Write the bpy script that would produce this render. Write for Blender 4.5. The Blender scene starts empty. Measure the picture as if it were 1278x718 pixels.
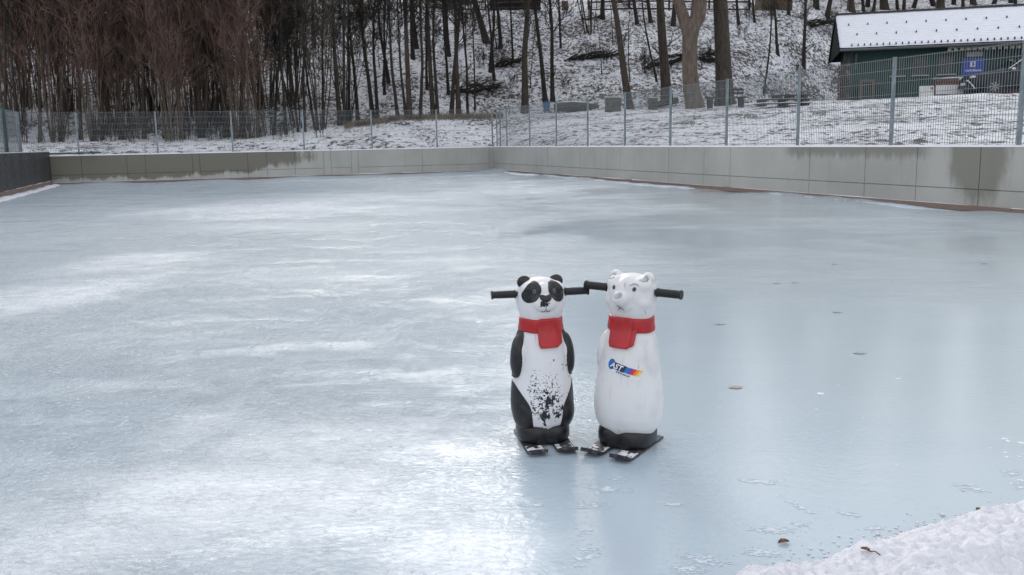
import bpy, bmesh, math, random
from mathutils import Vector, Matrix, noise
from mathutils.bvhtree import BVHTree
random.seed(7)
D=bpy.data; S=bpy.context.scene; COL=S.collection
pi=math.pi; sin=math.sin; cos=math.cos; R=math.radians
# ---------------------------------------------------------------- camera
F=1119.0; PITCH=.1617; ROLL=-.019; CAMZ=1.173
FW=Vector((0,cos(PITCH),-sin(PITCH))); RT0=Vector((1,0,0)); UP0=Vector((0,sin(PITCH),cos(PITCH)))
RT=cos(ROLL)*RT0+sin(ROLL)*UP0; UP=-sin(ROLL)*RT0+cos(ROLL)*UP0
CAM=Vector((0,0,CAMZ))
cd=D.cameras.new('camera'); cam=D.objects.new('camera',cd); COL.objects.link(cam)
cd.sensor_width=36; cd.lens=F/1278*36; cd.clip_end=3000; cd.clip_start=.05
M3=Matrix((RT,UP,-FW)).transposed(); cam.matrix_world=Matrix.Translation(CAM)@M3.to_4x4()
S.camera=cam
def ray(u,v): return (FW+RT*((u-639)/F)+UP*((359-v)/F))
def at(u,v,y):                      # world point seen at pixel u,v at ground distance y
    r=ray(u,v); return CAM+r*(y/r.y)
def gnd(u,v,z=0.0):
    r=ray(u,v); return CAM+r*((z-CAMZ)/r.z)
# ---------------------------------------------------------------- helpers
def tag(o,label=None,cat=None,group=None,kind=None):
    if label: o['label']=label
    if cat: o['category']=cat
    if group: o['group']=group
    if kind: o['kind']=kind
    return o
def empty(name,loc=(0,0,0),rz=0,label=None,cat=None,group=None):
    o=D.objects.new(name,None); COL.objects.link(o); o.location=loc; o.rotation_euler=(0,0,rz)
    o.empty_display_size=.1
    return tag(o,label,cat,group)
def obj(name,bm,mat,parent=None,smooth=False):
    me=D.meshes.new(name)
    if isinstance(bm,bmesh.types.BMesh):
        bmesh.ops.recalc_face_normals(bm,faces=bm.faces); bm.to_mesh(me); bm.free()
    else: me.from_pydata(bm[0],[],bm[1])
    for m in (mat if isinstance(mat,(list,tuple)) else [mat]): me.materials.append(m)
    if smooth:
        for p in me.polygons: p.use_smooth=True
    o=D.objects.new(name,me); COL.objects.link(o)
    if parent: o.parent=parent
    return o
def box(bm,c,s,rz=0,rot=None,bev=0):
    r=bmesh.ops.create_cube(bm,size=1); vs=r['verts']
    bmesh.ops.scale(bm,vec=s,verts=vs)
    if bev:
        es=list({e for v in vs for e in v.link_edges})
        rr=bmesh.ops.bevel(bm,geom=es,offset=bev,segments=2,affect='EDGES',profile=.6)
        vs=list({v for f in rr['faces'] for v in f.verts}|{v for v in vs if v.is_valid})
    m=rot if rot is not None else Matrix.Rotation(rz,3,'Z')
    bmesh.ops.rotate(bm,cent=(0,0,0),matrix=m,verts=vs)
    bmesh.ops.translate(bm,vec=c,verts=vs)
    return vs
def cyl(bm,p,q,r1,r2=None,n=12,cap=True):
    p=Vector(p);q=Vector(q); r2=r1 if r2 is None else r2
    d=q-p; m=d.to_track_quat('Z','Y').to_matrix()
    r=bmesh.ops.create_cone(bm,cap_ends=cap,segments=n,radius1=r1,radius2=r2,depth=d.length)
    bmesh.ops.rotate(bm,cent=(0,0,0),matrix=m,verts=r['verts']); bmesh.ops.translate(bm,vec=(p+q)/2,verts=r['verts'])
    return r['verts']
def sph(bm,c,s,rot=None,u=24,v=16):
    r=bmesh.ops.create_uvsphere(bm,u_segments=u,v_segments=v,radius=1); vs=r['verts']
    bmesh.ops.scale(bm,vec=s,verts=vs)
    if rot is not None: bmesh.ops.rotate(bm,cent=(0,0,0),matrix=rot,verts=vs)
    bmesh.ops.translate(bm,vec=c,verts=vs); return vs
NB=bmesh.new
def tube(V,Fc,pts,rad,n=5):
    """raw tube into lists"""
    b=len(V); k=len(pts); a=None
    for i,p in enumerate(pts):
        d=(pts[min(i+1,k-1)]-pts[max(i-1,0)]).normalized()
        a=d.orthogonal().normalized() if a is None else (a-d*a.dot(d)).normalized()
        c=d.cross(a)
        for j in range(n):
            t=2*pi*j/n; V.append(p+(a*cos(t)+c*sin(t))*rad[i])
    for i in range(k-1):
        for j in range(n):
            j2=(j+1)%n; Fc.append((b+i*n+j,b+i*n+j2,b+(i+1)*n+j2,b+(i+1)*n+j))
# ---------------------------------------------------------------- materials
class NT:
    def __init__(s,name):
        s.m=D.materials.new(name); s.m.use_nodes=True; s.t=s.m.node_tree; s.b=s.t.nodes['Principled BSDF']; s.out=s.t.nodes['Material Output']
    def n(s,t,**k):
        x=s.t.nodes.new(t)
        for a,b in k.items(): setattr(x,a,b)
        return x
    def l(s,a,b): s.t.links.new(a,b)
    def set(s,i,v): s.b.inputs[i].default_value=v
    def coord(s,w='Object'): return s.n('ShaderNodeTexCoord').outputs[w]
    def map(s,c,sc=(1,1,1),loc=(0,0,0),rot=(0,0,0)):
        m=s.n('ShaderNodeMapping'); s.l(c,m.inputs[0]); m.inputs[1].default_value=loc; m.inputs[2].default_value=rot; m.inputs[3].default_value=sc; return m.outputs[0]
    def noise(s,c,scale,detail=4,rough=.5,dist=0,out=0):
        x=s.n('ShaderNodeTexNoise'); s.l(c,x.inputs['Vector']); x.inputs['Scale'].default_value=scale; x.inputs['Detail'].default_value=detail; x.inputs['Roughness'].default_value=rough; x.inputs['Distortion'].default_value=dist; return x.outputs[out]
    def vor(s,c,scale,feature='F1',rnd=1):
        x=s.n('ShaderNodeTexVoronoi',feature=feature); s.l(c,x.inputs['Vector']); x.inputs['Scale'].default_value=scale; x.inputs['Randomness'].default_value=rnd; return x.outputs['Distance']
    def mr(s,v,a,b,c=0,d=1,sm=True):
        x=s.n('ShaderNodeMapRange',interpolation_type='SMOOTHSTEP' if sm else 'LINEAR'); s.l(v,x.inputs[0])
        for i,q in zip((1,2,3,4),(a,b,c,d)): x.inputs[i].default_value=q
        return x.outputs[0]
    def math(s,op,a,b=None,c=None):
        x=s.n('ShaderNodeMath',operation=op)
        for i,q in enumerate((a,b,c)):
            if q is None: continue
            if isinstance(q,(int,float)): x.inputs[i].default_value=q
            else: s.l(q,x.inputs[i])
        return x.outputs[0]
    def mix(s,f,a,b):
        x=s.n('ShaderNodeMix',data_type='RGBA')
        for i,q in ((0,f),(6,a),(7,b)):
            if isinstance(q,(int,float)): x.inputs[i].default_value=q
            elif isinstance(q,tuple): x.inputs[i].default_value=(*q,1)
            else: s.l(q,x.inputs[i])
        return x.outputs[2]
    def mixf(s,f,a,b):
        x=s.n('ShaderNodeMix',data_type='FLOAT')
        for i,q in ((0,f),(2,a),(3,b)):
            if isinstance(q,(int,float)): x.inputs[i].default_value=q
            else: s.l(q,x.inputs[i])
        return x.outputs[0]
    def sep(s,c):
        x=s.n('ShaderNodeSeparateXYZ'); s.l(c,x.inputs[0]); return x.outputs
    def bump(s,h,strength=.3,dist=.01,nrm=None):
        x=s.n('ShaderNodeBump'); s.l(h,x.inputs['Height']); x.inputs['Distance'].default_value=dist
        if isinstance(strength,(int,float)): x.inputs['Strength'].default_value=strength
        else: s.l(strength,x.inputs['Strength'])
        if nrm: s.l(nrm,x.inputs['Normal'])
        s.l(x.outputs[0],s.b.inputs['Normal']); return x.outputs[0]
    def color(s,c): s.l(c,s.b.inputs['Base Color'])
    def rough(s,c): s.l(c,s.b.inputs['Roughness'])
def simple(name,col,rough=.5,metal=0,var=.15,scale=20,bump=.1,coordw='Object'):
    n=NT(name); c=n.coord(coordw); k=n.noise(c,scale,5)
    a=tuple(x*(1-var) for x in col); b=tuple(min(1,x*(1+var)) for x in col)
    n.color(n.mix(n.mr(k,.3,.7),a,b)); n.set('Roughness',rough); n.set('Metallic',metal)
    if bump: n.bump(k,bump,.003)
    return n.m
def ellm(n,xyz,cx,cy,rx,ry,rot=0,soft=(.75,1.05),warp=None):
    """soft ellipse mask over two scalar coords"""
    dx=n.math('SUBTRACT',xyz[0],cx); dy=n.math('SUBTRACT',xyz[1],cy)
    a=n.math('ADD',n.math('MULTIPLY',dx,cos(rot)/rx),n.math('MULTIPLY',dy,sin(rot)/rx))
    b=n.math('ADD',n.math('MULTIPLY',dx,-sin(rot)/ry),n.math('MULTIPLY',dy,cos(rot)/ry))
    r=n.math('SQRT',n.math('ADD',n.math('MULTIPLY',a,a),n.math('MULTIPLY',b,b)))
    if warp is not None: r=n.math('ADD',r,warp)
    return n.mr(r,soft[0],soft[1],1,0)

# ---------------------------------------------------------------- rink frame
A=.3276; dR=Vector((sin(A),-cos(A),0)); dL=Vector((-cos(A),-sin(A),0))
C=Vector((-.605,35.571,0))
LF=gnd(66,231); LENF=(LF-C).dot(dL)           # far wall length
WT=.965                                       # wall top
# ice -------------------------------------------------------------
def frost_sheen_patches():  # pale patches: frosted ice with reflected sky sheen painted in
    L=[(690,236,135,13,.8),(760,246,60,5,.5),(430,250,210,9,.6),(340,262,190,13,.9),(520,262,70,6,.45),(330,284,170,8,.4),
       (150,330,100,16,.7),(55,375,110,34,.95),(380,345,170,13,.3),(560,330,90,12,.3),
       (430,565,240,45,.8),(330,640,330,85,1.0),(560,690,150,70,1.0),(90,700,160,70,.9),(230,545,60,40,.5)]
    out=[]
    for u,v,ru,rv,w in L:
        c=gnd(u,v); l=gnd(u+ru,v)-c
        f=gnd(u,max(v-rv,205)); b=gnd(u,v+rv)
        out.append((c.x,(f.y+b.y)/2,l.length,(f.y-b.y)/2,math.atan2(l.y,l.x),w))
    return out
def ice_mat():
    n=NT('rink_ice'); c=n.coord(); xyz=n.sep(c)
    w1=n.noise(c,.55,5,.6); w2=n.noise(c,3.5,5,.65); w3=n.noise(c,.18,4,.6)
    warp=n.math('MULTIPLY',n.math('SUBTRACT',w1,.5),2.2)
    warp=n.math('ADD',warp,n.math('MULTIPLY',n.math('SUBTRACT',w2,.5),.7))
    tot=None
    for cx,cy,rx,ry,rot,w in frost_sheen_patches():
        m=n.math('MULTIPLY',ellm(n,xyz,cx,cy,rx,ry,rot,(.15,1.35),warp),w)
        tot=m if tot is None else n.math('MAXIMUM',tot,m)
    # left half of the rink carries a rough refrozen skin, the right is smoother
    lefty=n.math('ADD',xyz[0],n.math('MULTIPLY',xyz[1],-.02))
    side=n.mr(n.math('ADD',lefty,n.math('MULTIPLY',n.math('SUBTRACT',w1,.5),3.0)),.5,-1.0)
    far=n.mr(xyz[1],5.5,10)
    skin=n.math('MAXIMUM',side,n.math('MULTIPLY',far,n.mr(w3,.42,.6)))
    skin=n.math('MULTIPLY',skin,n.mixf(n.mr(n.noise(n.map(c,(.5,1.2,1),rot=(0,0,.25)),1.6,6,.7),.35,.6),.4,.95))
    # cross-grain flakes; their specular sparkle is painted into the ice colour
    fl=n.noise(n.map(c,(1,1.5,1)),26,6,.62,.6)
    fl2=n.noise(n.map(c,(1,1.3,1)),11,5,.6,1.6)
    rd=n.noise(n.map(c,(1,1.9,1)),19,4,.6,1.0); ln=n.mr(n.math('ABSOLUTE',n.math('SUBTRACT',rd,.5)),.0,.022,1,0)
    ln=n.math('MULTIPLY',n.math('MULTIPLY',ln,n.mr(n.noise(c,6,4,.6),.45,.62)),.7)
    fs=n.noise(n.map(c,(1,2.0,1),rot=(0,0,.15)),34,4,.6,.8); glint=n.math('MAXIMUM',n.math('MULTIPLY',n.mr(fs,.575,.615),.9),ln)
    glint=n.math('MULTIPLY',glint,n.mr(n.noise(c,5,4,.6),.40,.66))
    strk=n.noise(n.map(c,(1,3.2,1),rot=(0,0,.2)),2.6,6,.7); frost_sheen=n.math('MULTIPLY',tot,n.mixf(n.mr(fl,.36,.46),.72,.92)); near=n.mr(xyz[1],6.5,4.2,0,1); frost_sheen=n.math('MULTIPLY',frost_sheen,n.mixf(n.mr(strk,.36,.56),n.mixf(near,.62,.92),1.0))
    frost_sheen=n.math('MAXIMUM',frost_sheen,n.math('MULTIPLY',glint,n.math('MULTIPLY',skin,.8)))
    # body colour: bluish with depth mottling
    base=n.mix(n.mr(w3,.35,.65),(.395,.482,.545),(.47,.557,.612))
    base=n.mix(n.mr(n.math('ADD',xyz[0],n.math('MULTIPLY',w1,1.5)),.9,3.2),base,(.445,.522,.556))
    base=n.mix(n.math('MULTIPLY',n.mr(n.noise(n.map(c,(.6,1.4,1)),1.3,6,.7),.45,.8),.25),base,(.54,.60,.66))
    mot=n.math('MULTIPLY',n.mr(n.noise(n.map(c,(.6,1.4,1)),.6,6,.6,.5),.42,.75),.22)
    base=n.mix(mot,base,(.31,.385,.475))
    n.color(n.mix(frost_sheen,base,(.72,.77,.82)))  # pale colour mixes frosting with painted glare and sparkle
    n.rough(n.mixf(n.math('MULTIPLY',frost_sheen,.8),n.mixf(skin,.075,.21),.40))
    n.set('IOR',1.5)
    h=n.math('ADD',n.math('ADD',n.math('MULTIPLY',fl,.8),n.math('MULTIPLY',fs,.35)),n.math('MULTIPLY',fl2,.55))
    h=n.math('MULTIPLY',h,n.mixf(skin,.045,1.0))
    h=n.math('ADD',h,n.math('MULTIPLY',n.math('MULTIPLY',ln,skin),.16)); h=n.math('ADD',h,n.math('MULTIPLY',frost_sheen,.1))
    n.bump(h,.8,.030)
    return n.m
def build_ice():
    V=[];Fc=[]
    NX,NY=110,260
    B0=gnd(900,714)                                     # near edge of the ice, parallel to the far wall
    LEN=(B0-C).dot(dR)+.35
    for j in range(NY+1):
        t=LEN*(j/NY)
        for i in range(NX+1):
            s=(LENF+.1)*(i/NX)**1.6-.02
            p=C+dL*s+dR*t
            z=0
            # the liner rides up against the right wall in soft folds
            if s<.9:
                k=(1-s/.9)**1.6; z+=k*max(0,.045+.13*noise.noise(Vector((t*.42,1.3,0)))+.03*noise.noise(Vector((t*1.7,s*2,4))))
            if t<.9:
                k=(1-t/.9)**2; z+=k*(.02+.06*noise.noise(Vector((s*.6,7.3,0))))
            if s>LENF-.7: z+=.04*((s-LENF+.7)/.7)**2*(1+noise.noise(Vector((t*2,0,3))))
            V.append((p.x,p.y,z))
    for j in range(NY):
        for i in range(NX):
            a=j*(NX+1)+i; Fc.append((a,a+1,a+NX+2,a+NX+1))
    o=obj('ice',(V,Fc),ice_mat(),smooth=True); tag(o,kind='structure')
    return LEN
RLEN=build_ice()
# big ground sheet
asphalt=simple('asphalt',(.05,.05,.052),.85,var=.5,scale=60,bump=.8)
V=[(-900,-900,-.12),(900,-900,-.12),(900,900,-.12),(-900,900,-.12)]
tag(obj('ground',(V,[(0,1,2,3)]),asphalt),kind='structure')

# ---------------------------------------------------------------- terrain
def lerp(tab,x):
    if x<=tab[0][0]: return tab[0][1]
    for (a,b),(c,d) in zip(tab,tab[1:]):
        if x<=c:
            t=(x-a)/(c-a); return b+(d-b)*t
    return tab[-1][1]
CD=[(-400,33),(0,35.5),(300,37.5),(450,40),(640,42),(850,40),(1000,39),(1150,37),(1278,36),(1600,34),(2200,28)]
CY=[(-400,184),(0,178.5),(200,177),(330,172),(420,160),(500,147.5),(640,145.5),(760,139),(850,134.5),(1000,128.5),(1150,122.5),(1278,118.5),(1600,112),(2200,100)]
PD=[(-400,1),(0,1),(500,1.5),(640,2),(850,2.5),(940,7),(1000,12),(1060,16),(1300,17),(2200,20)]
def hor(u): return 176.5-.019*(u-639)
def back(u):                         # depth of wall back face along azimuth u
    k=(u-639)/(F*1.0)/cos(0)         # x/y
    k=(ray(u,180).x)/ray(u,180).y
    best=None
    for P,d,off in ((C,dR,Vector((cos(A),sin(A),0))*.2),(C,dL,Vector((-sin(A),cos(A),0))*.2)):
        Q=P+off
        # Q+d*t : x=k*y
        den=d.x-k*d.y
        if abs(den)<1e-6: continue
        t=(k*Q.y-Q.x)/den
        if t>-.5:
            y=Q.y+d.y*t
            if y>1 and (d is not dL or t<LENF+2): best=y if best is None else min(best,y)
    if best is None or u<66:
        Q=LF+Vector((-cos(A),-sin(A),0))*.2; den=dR.x-k*dR.y; t=(k*Q.y-Q.x)/den; best=Q.y+dR.y*t
        if best<3: best=3
    return best
def zt(u,y):
    """ground height behind the walls by bearing u and depth y"""
    d0=back(u); z0=.93
    dc=max(lerp(CD,u),d0+1); zc=CAMZ+dc*(hor(u)-lerp(CY,u))/F
    if y<=dc:
        t=(y-d0)/(dc-d0); t=max(0,t)
        return z0+(zc-z0)*(t**1.0)
    dp=dc+lerp(PD,u)
    if y<=dp: return zc+(y-dc)*.02
    zp=zc+(dp-dc)*.02
    d1=max(59.5,dp+9); z1=CAMZ+d1*(hor(u)-20)/F
    if u<560: z1+=(560-u)*.004
    if y<=d1:
        t=(y-dp)/(d1-dp); return zp+(z1-zp)*(t*.93+.07*t*t)
    if y<=d1+4.5: return z1+(y-d1)*.03
    return z1+.135+(y-d1-4.5)*.27
def tnoise(x,y): return .10*noise.noise(Vector((x*.35,y*.35,0)))+.05*noise.noise(Vector((x*1.2,y*1.2,5)))
def uof(x,y): return 639+F*(x/y)/ (ray(639,180).y/1.0)*0+639*0 + (F*(x/(y*cos(PITCH)+ (CAMZ-1.0)*0)) ) if False else 639+F*(x/y)*1.0
UA=[i for i in range(-380,2101,8)]
TJ=150
def ydist(u,j):
    d0=back(u)
    return d0+(130-d0)*((j/TJ)**1.5)
def build_terrain():
    V=[];Fc=[]
    for i,u in enumerate(UA):
        k=(u-639)/F
        for j in range(TJ+1):
            y=ydist(u,j); x=k*y
            z=zt(u,y)+tnoise(x,y)*min(1,j/8)
            V.append((x,y,z))
    W=TJ+1
    for i in range(len(UA)-1):
        for j in range(TJ):
            a=i*W+j; Fc.append((a,a+W,a+W+1,a+1))
    n=NT('snowy_litter'); c=n.coord(); xyz=n.sep(c)
    w=n.noise(c,.42,6,.65); cw=n.noise(c,3.0,3,.6,out=1)
    mv=n.n('ShaderNodeVectorMath',operation='MULTIPLY_ADD'); n.l(cw,mv.inputs[0]); mv.inputs[1].default_value=(.25,.25,.25); n.l(c,mv.inputs[2]); cc=mv.outputs[0]
    s1a=n.noise(n.map(cc,(1,.5,1)),5.0,6,.74,.5); s1b=n.noise(n.map(cc,(1,.55,1)),5.5,7,.76,.5); s1=n.mixf(n.mr(xyz[1],33,42),s1a,s1b)
    s2=n.noise(n.map(cc,(.8,.6,1),(7,3,1)),19,4,.65,.8)
    deep=n.mr(xyz[1],36,46)        # under the trees more litter pokes through
    th=n.mixf(deep,.538,.512)
    th=n.math('ADD',th,n.math('MULTIPLY',n.math('SUBTRACT',w,.5),-.30))
    k1=n.mr(n.math('SUBTRACT',s1,th),-.005,.022)
    k2=n.mr(n.math('SUBTRACT',s2,n.math('ADD',th,.055)),-.005,.02)
    k=n.math('MAXIMUM',k1,n.math('MULTIPLY',k2,.8))
    lit=n.mix(n.noise(c,6,3),(.022,.020,.020),(.085,.068,.055))
    gr=n.math('MULTIPLY',n.mr(xyz[0],6,11),n.mr(n.noise(c,.9,5,.6),.5,.64)); gr=n.math('MULTIPLY',gr,n.mr(xyz[1],34,30))
    snow=n.mix(n.noise(c,2,4),(.72,.735,.78),(.84,.85,.88))
    snow=n.mix(n.math('MULTIPLY',gr,.55),snow,(.22,.235,.19))
    n.color(n.mix(k,snow,lit)); n.set('Roughness',.8)
    n.bump(n.math('ADD',n.math('MULTIPLY',k,.6),s1),.7,.12)
    o=obj('hillside',(V,Fc),n.m,smooth=True); tag(o,kind='structure')
    return BVHTree.FromPolygons([Vector(v) for v in V],Fc)
TB=build_terrain()
def tz(x,y):
    h=TB.ray_cast(Vector((x,y,200)),Vector((0,0,-1)))
    return h[0].z if h[0] else 1.0
def hit(u,v):
    h=TB.ray_cast(CAM,ray(u,v).normalized())
    return h[0] if h[0] else None

# ---------------------------------------------------------------- concrete walls
def concrete(name,stain=None,dark=1.0):
    n=NT(name); c=n.coord(); xyz=n.sep(c)
    big=n.noise(c,.5,5,.6); fine=n.noise(c,22,5,.7); st=n.noise(n.map(c,(3,3,.35)),1.3,5,.6)
    col=n.mix(n.mr(big,.3,.7),(.345*dark,.335*dark,.305*dark),(.43*dark,.42*dark,.388*dark))
    col=n.mix(n.math('MULTIPLY',n.mr(st,.5,.75),.35),col,(.27*dark,.26*dark,.235*dark))
    col=n.mix(n.math('MULTIPLY',n.mr(fine,.45,.75),.25),col,(.47,.46,.43))
    pits=n.mr(n.vor(c,5.5),.035,.05,1,0); pits=n.math('MULTIPLY',pits,n.mr(n.noise(c,1.7,2),.5,.6))
    col=n.mix(n.math('MULTIPLY',pits,.6),col,(.10,.10,.09))
    if stain:
        for (s0,z0,rs,rz,amt,sc) in stain:
            if rz>0:
                wv=n.math('ADD',n.math('MULTIPLY',n.math('SUBTRACT',n.noise(n.map(c,(1,1,.35)),sc,6,.7),.5),1.0),n.math('MULTIPLY',n.math('SUBTRACT',n.noise(n.map(c,(1,1,.18)),sc*5,4,.6),.5),.55))
                m=ellm(n,(xyz[0],xyz[2]),s0,z0,rs,rz,0,((.86,1.02) if rs>1 else (.62,1.12)),wv)
                damp=(.150,.140,.108)
            else:                                  # drips from the top edge
                dn=n.noise(n.map(c,(1,1,.12)),9,4,.6); lim=n.math('ADD',WT+.02,n.math('MULTIPLY',dn,rz*1.6))
                m=n.mr(n.math('SUBTRACT',xyz[2],lim),-.05,.10)
                m=n.math('MULTIPLY',m,n.mr(n.math('ABSOLUTE',n.math('SUBTRACT',xyz[0],s0)),rs,rs*.8))
                damp=(.20,.19,.165)
            col=n.mix(n.math('MULTIPLY',m,amt),col,damp)
    # pale lime band just above the ice
    n.color(col); n.set('Roughness',.75)
    n.bump(n.math('SUBTRACT',n.math('ADD',fine,big),n.math('MULTIPLY',pits,3)),.25,.008)
    return n.m
def snow_mat(name='snow',tint=1.0):
    n=NT(name); c=n.coord(); k=n.noise(c,9,7,.65)
    n.color(n.mix(k,(.66*tint,.67*tint,.72*tint),(.80*tint,.805*tint,.84*tint))); n.set('Roughness',.6)
    n.bump(n.math('ADD',k,n.math('MULTIPLY',n.noise(c,45,5,.7),.4)),.6,.03); return n.m
SNOW=snow_mat()
def wall(name,org,ang,length,height,seams,seamz,thick,mat,label,cat='wall',gap=.012,rows=True):
    """local x runs along the wall, local y is outward (away from the rink)"""
    e=empty(name,org,ang,label,cat)
    bm=NB(); box(bm,(length/2,thick/2+.012,height/2-.05),(length,thick-.024,height-.02+.1))
    obj('core',bm,mat,e)
    xs=[0]+sorted(seams)+[length]
    bm=NB()
    for a,b in zip(xs,xs[1:]):
        rr=[(-.08,seamz),(seamz,height)] if (rows and b-a>.45) else [(-.08,height)]
        for z0,z1 in rr:
            w=b-a-gap; h=z1-z0-gap
            box(bm,((a+b)/2,.008,(z0+z1)/2),(w,.016,h),bev=.0035)
    obj('facing_panel',bm,mat,e)
    # snow lying on the coping
    V=[];Fc=[];nn=int(length/.06)
    prof=[(-.006,0),(.008,.024),(.05,.033),(thick*.5,.036),(thick-.03,.028),(thick+.004,0)]
    for i in range(nn+1):
        x=length*i/nn
        for y,z in prof:
            k=noise.noise(Vector((x*3,y*9,length))); k2=noise.noise(Vector((x*14,y*20,2)))
            V.append((x,y+.006*k2,height-.012+max(.004,z*(1+.45*k+.35*k2))+.002))
    P=len(prof)
    for i in range(nn):
        for j in range(P-1): a=i*P+j; Fc.append((a,a+P,a+P+1,a+1))
    obj('snow_cap',(V,Fc),SNOW,e,True)
    return e
# seams from bearings
def along(u,v,P,d):
    r=ray(u,v); k=r.x/r.y; den=d.x-k*d.y; return (k*P.y-P.x)/den
angR=math.atan2(dR.y,dR.x)
seR=[along(u,200,C,dR) for u in (626,650,674.5,683,724.5,757.5,774,834.5,878.6,911.3,1010.6,1080,1144.5)]
q=seR[-1]
while q<RLEN-3: q+=random.choice((1.3,1.25,2.4)); seR.append(q)
sR=along(1218,200,C,dR); sR2=along(1060,200,C,dR)
# local frame of wall: x along, y = outward -> for dR outward is left-hand side rotated +90: (cosA,sinA)
e=wall('concrete_wall',C,angR,RLEN+6,WT,seR,.335,.25,
     concrete('concrete_right',[(sR+.05,.80,.60,.74,.72,2.2),(sR2,0,2.0,-.26,.8,0)]),
     'long pale concrete rink wall on the right with a damp stain near its end')
# far wall: outward is (-sinA,cosA); local x must run from the left corner to C
angF=math.atan2(-dL.y,-dL.x)
seF=[LENF-along(u,200,C,dL) for u in (612,611,527,447,438.5,413,404,368,333,309,249,240,181,158,101)]
seF=sorted(set(round(s,3) for s in seF))
seF=[s for i,s in enumerate(seF) if i==0 or s-seF[i-1]>.12]
sF=LENF-along(200,200,C,dL)
wall('concrete_wall',C+dL*LENF,angF,LENF,WT,seF,.32,.25,
     concrete('concrete_far',[(sF-.9,.80,6.0,.70,.95,.8)]),
     'far concrete rink wall with a wide dark damp stain on its left half')
# left dark wall, higher, outward is away left
angL=math.atan2(-dR.y,-dR.x)
dk=NT('dark_board'); c=dk.coord(); k=dk.noise(dk.map(c,(1,1,.3)),2.2,6,.65); k2=dk.noise(c,9,5,.7)
dk.color(dk.mix(dk.mr(k,.35,.7),(.022,.022,.024),(.055,.055,.058))); dk.rough(dk.mr(k2,.3,.7,.35,.6)); dk.bump(k2,.2,.004)
LW=empty('dark_wall',LF+dR*RLEN,angL,'dark board-faced rink wall at the left edge, taller than the concrete wall','wall')
bm=NB()
for i in range(15):
    x=RLEN-(i+.5)*2.4
    box(bm,(x,.11,.51),(2.392,.22,1.2),bev=.004)
obj('board_facing',bm,dk.m,LW)
bm=NB(); box(bm,(RLEN-16,.11,1.117),(32,.2,.02)); obj('snow_cap',bm,SNOW,LW)
WOOD=NT('weathered_plank'); c=WOOD.coord(); k=WOOD.noise(WOOD.map(c,(.6,8,8)),5,6,.7)
WOOD.color(WOOD.mix(k,(.13,.085,.065),(.30,.22,.18))); WOOD.set('Roughness',.8); WOOD.bump(k,.4,.004); WOOD=WOOD.m
def planks(org,ang,length,label,h=.062,side=1,n=4.0):
    e=empty('edge_board',org,ang,label,'board')
    x=0;i=0
    while x<length-.15:
        L=min(n,length-x); bm=NB(); box(bm,(x+L/2,-.022*side,h/2+.01),(L-.01,.028,h),bev=.003)
        o=obj('plank',bm,WOOD,e); x+=L;i+=1
        bm=NB(); V=[];Fc=[]; nn=int(L/.05)
        for k in range(nn+1):
            xx=x-L+L*k/nn
            t=max(0,noise.noise(Vector((xx*.7,i,3)))+.25)
            for y,z in ((-.037,0),(-.024,.012*t*1.6),(-.006,.008*t*2),(-.003,0)): V.append((xx,y,z+h+.0095))
        for k in range(nn):
            for j in range(3): a=k*4+j; Fc.append((a,a+4,a+5,a+1))
        bm.free(); obj('snow_strip',(V,Fc),SNOW,e,True)
    return e
planks(C+dR*.1,angR,RLEN-.2,'brown wooden edge board along the foot of the right concrete wall',h=.085)
planks(C+dL*LENF,angF,LENF-.1,'thin brown edge board along the foot of the far wall',h=.055)
planks(LF+dR*(RLEN-.2)+Vector((0,0,0)),angL,RLEN-.3,'grey wooden edge board along the foot of the dark left wall',h=.14)

# liner/snow heaps along left wall foot
def ridge(name,pts,width,height,mat,label,cat,seg=.05,nseed=0,across=14,kind=None,rough=1.0):
    V=[];Fc=[]; L=[0]
    for a,b in zip(pts,pts[1:]): L.append(L[-1]+(b-a).length)
    n=int(L[-1]/seg)
    for i in range(n+1):
        t=L[-1]*i/n
        for k in range(len(pts)-1):
            if t<=L[k+1]+1e-6: break
        f=(t-L[k])/(L[k+1]-L[k]); p=pts[k].lerp(pts[k+1],f); d=(pts[k+1]-pts[k]).normalized(); s=Vector((d.y,-d.x,0))
        wv=width*(1+.25*noise.noise(Vector((t*1.5,nseed,0)))+.12*noise.noise(Vector((t*7,nseed,1)))); hv=height*(1+.35*noise.noise(Vector((t*1.3,nseed,9))))*max(0,min(1,t/1.2,(L[-1]-t)/1.2)+.0)*(.55+.9*abs(noise.noise(Vector((t*.6,nseed,4)))))
        for j in range(across+1):
            a=j/across; x=(a-.5)*wv; h=hv*max(0,sin(pi*a))**.7
            q=p+s*x
            h+=rough*height*.22*noise.noise(Vector((q.x*9,q.y*9,nseed)))*sin(pi*a)+rough*height*.16*noise.noise(Vector((q.x*23,q.y*23,nseed)))*sin(pi*a)
            V.append((q.x,q.y,max(-.005,h)-.004+p.z))
    W=across+1
    for i in range(n):
        for j in range(across): a=i*W+j; Fc.append((a,a+1,a+W+1,a+W))
    o=obj(name,(V,Fc),mat,smooth=True); tag(o,label,cat,kind=kind); return o
ins=Vector((cos(A),sin(A),0))
ridge('snow',[LF+ins*.22,LF+dR*4+ins*.25,LF+dR*12+ins*.25],.3,.07,SNOW,None,None,kind='stuff')
ICEC=simple('icy_liner_edge',(.50,.58,.655),.35,var=.08,scale=6,bump=.3)
for i,(a,b,h) in enumerate(((.6,9.8,.085),(9.2,16.4,.07),(17.6,23.4,.075),(24.6,29.5,.08))):
    if b<RLEN: ridge('ice_heap',[C+dR*a-ins*.16,C+dR*(a+b)/2-ins*.19,C+dR*b-ins*.16],.26,h,ICEC,None,None,seg=.04,nseed=i+3,kind='stuff',rough=.5)
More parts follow.
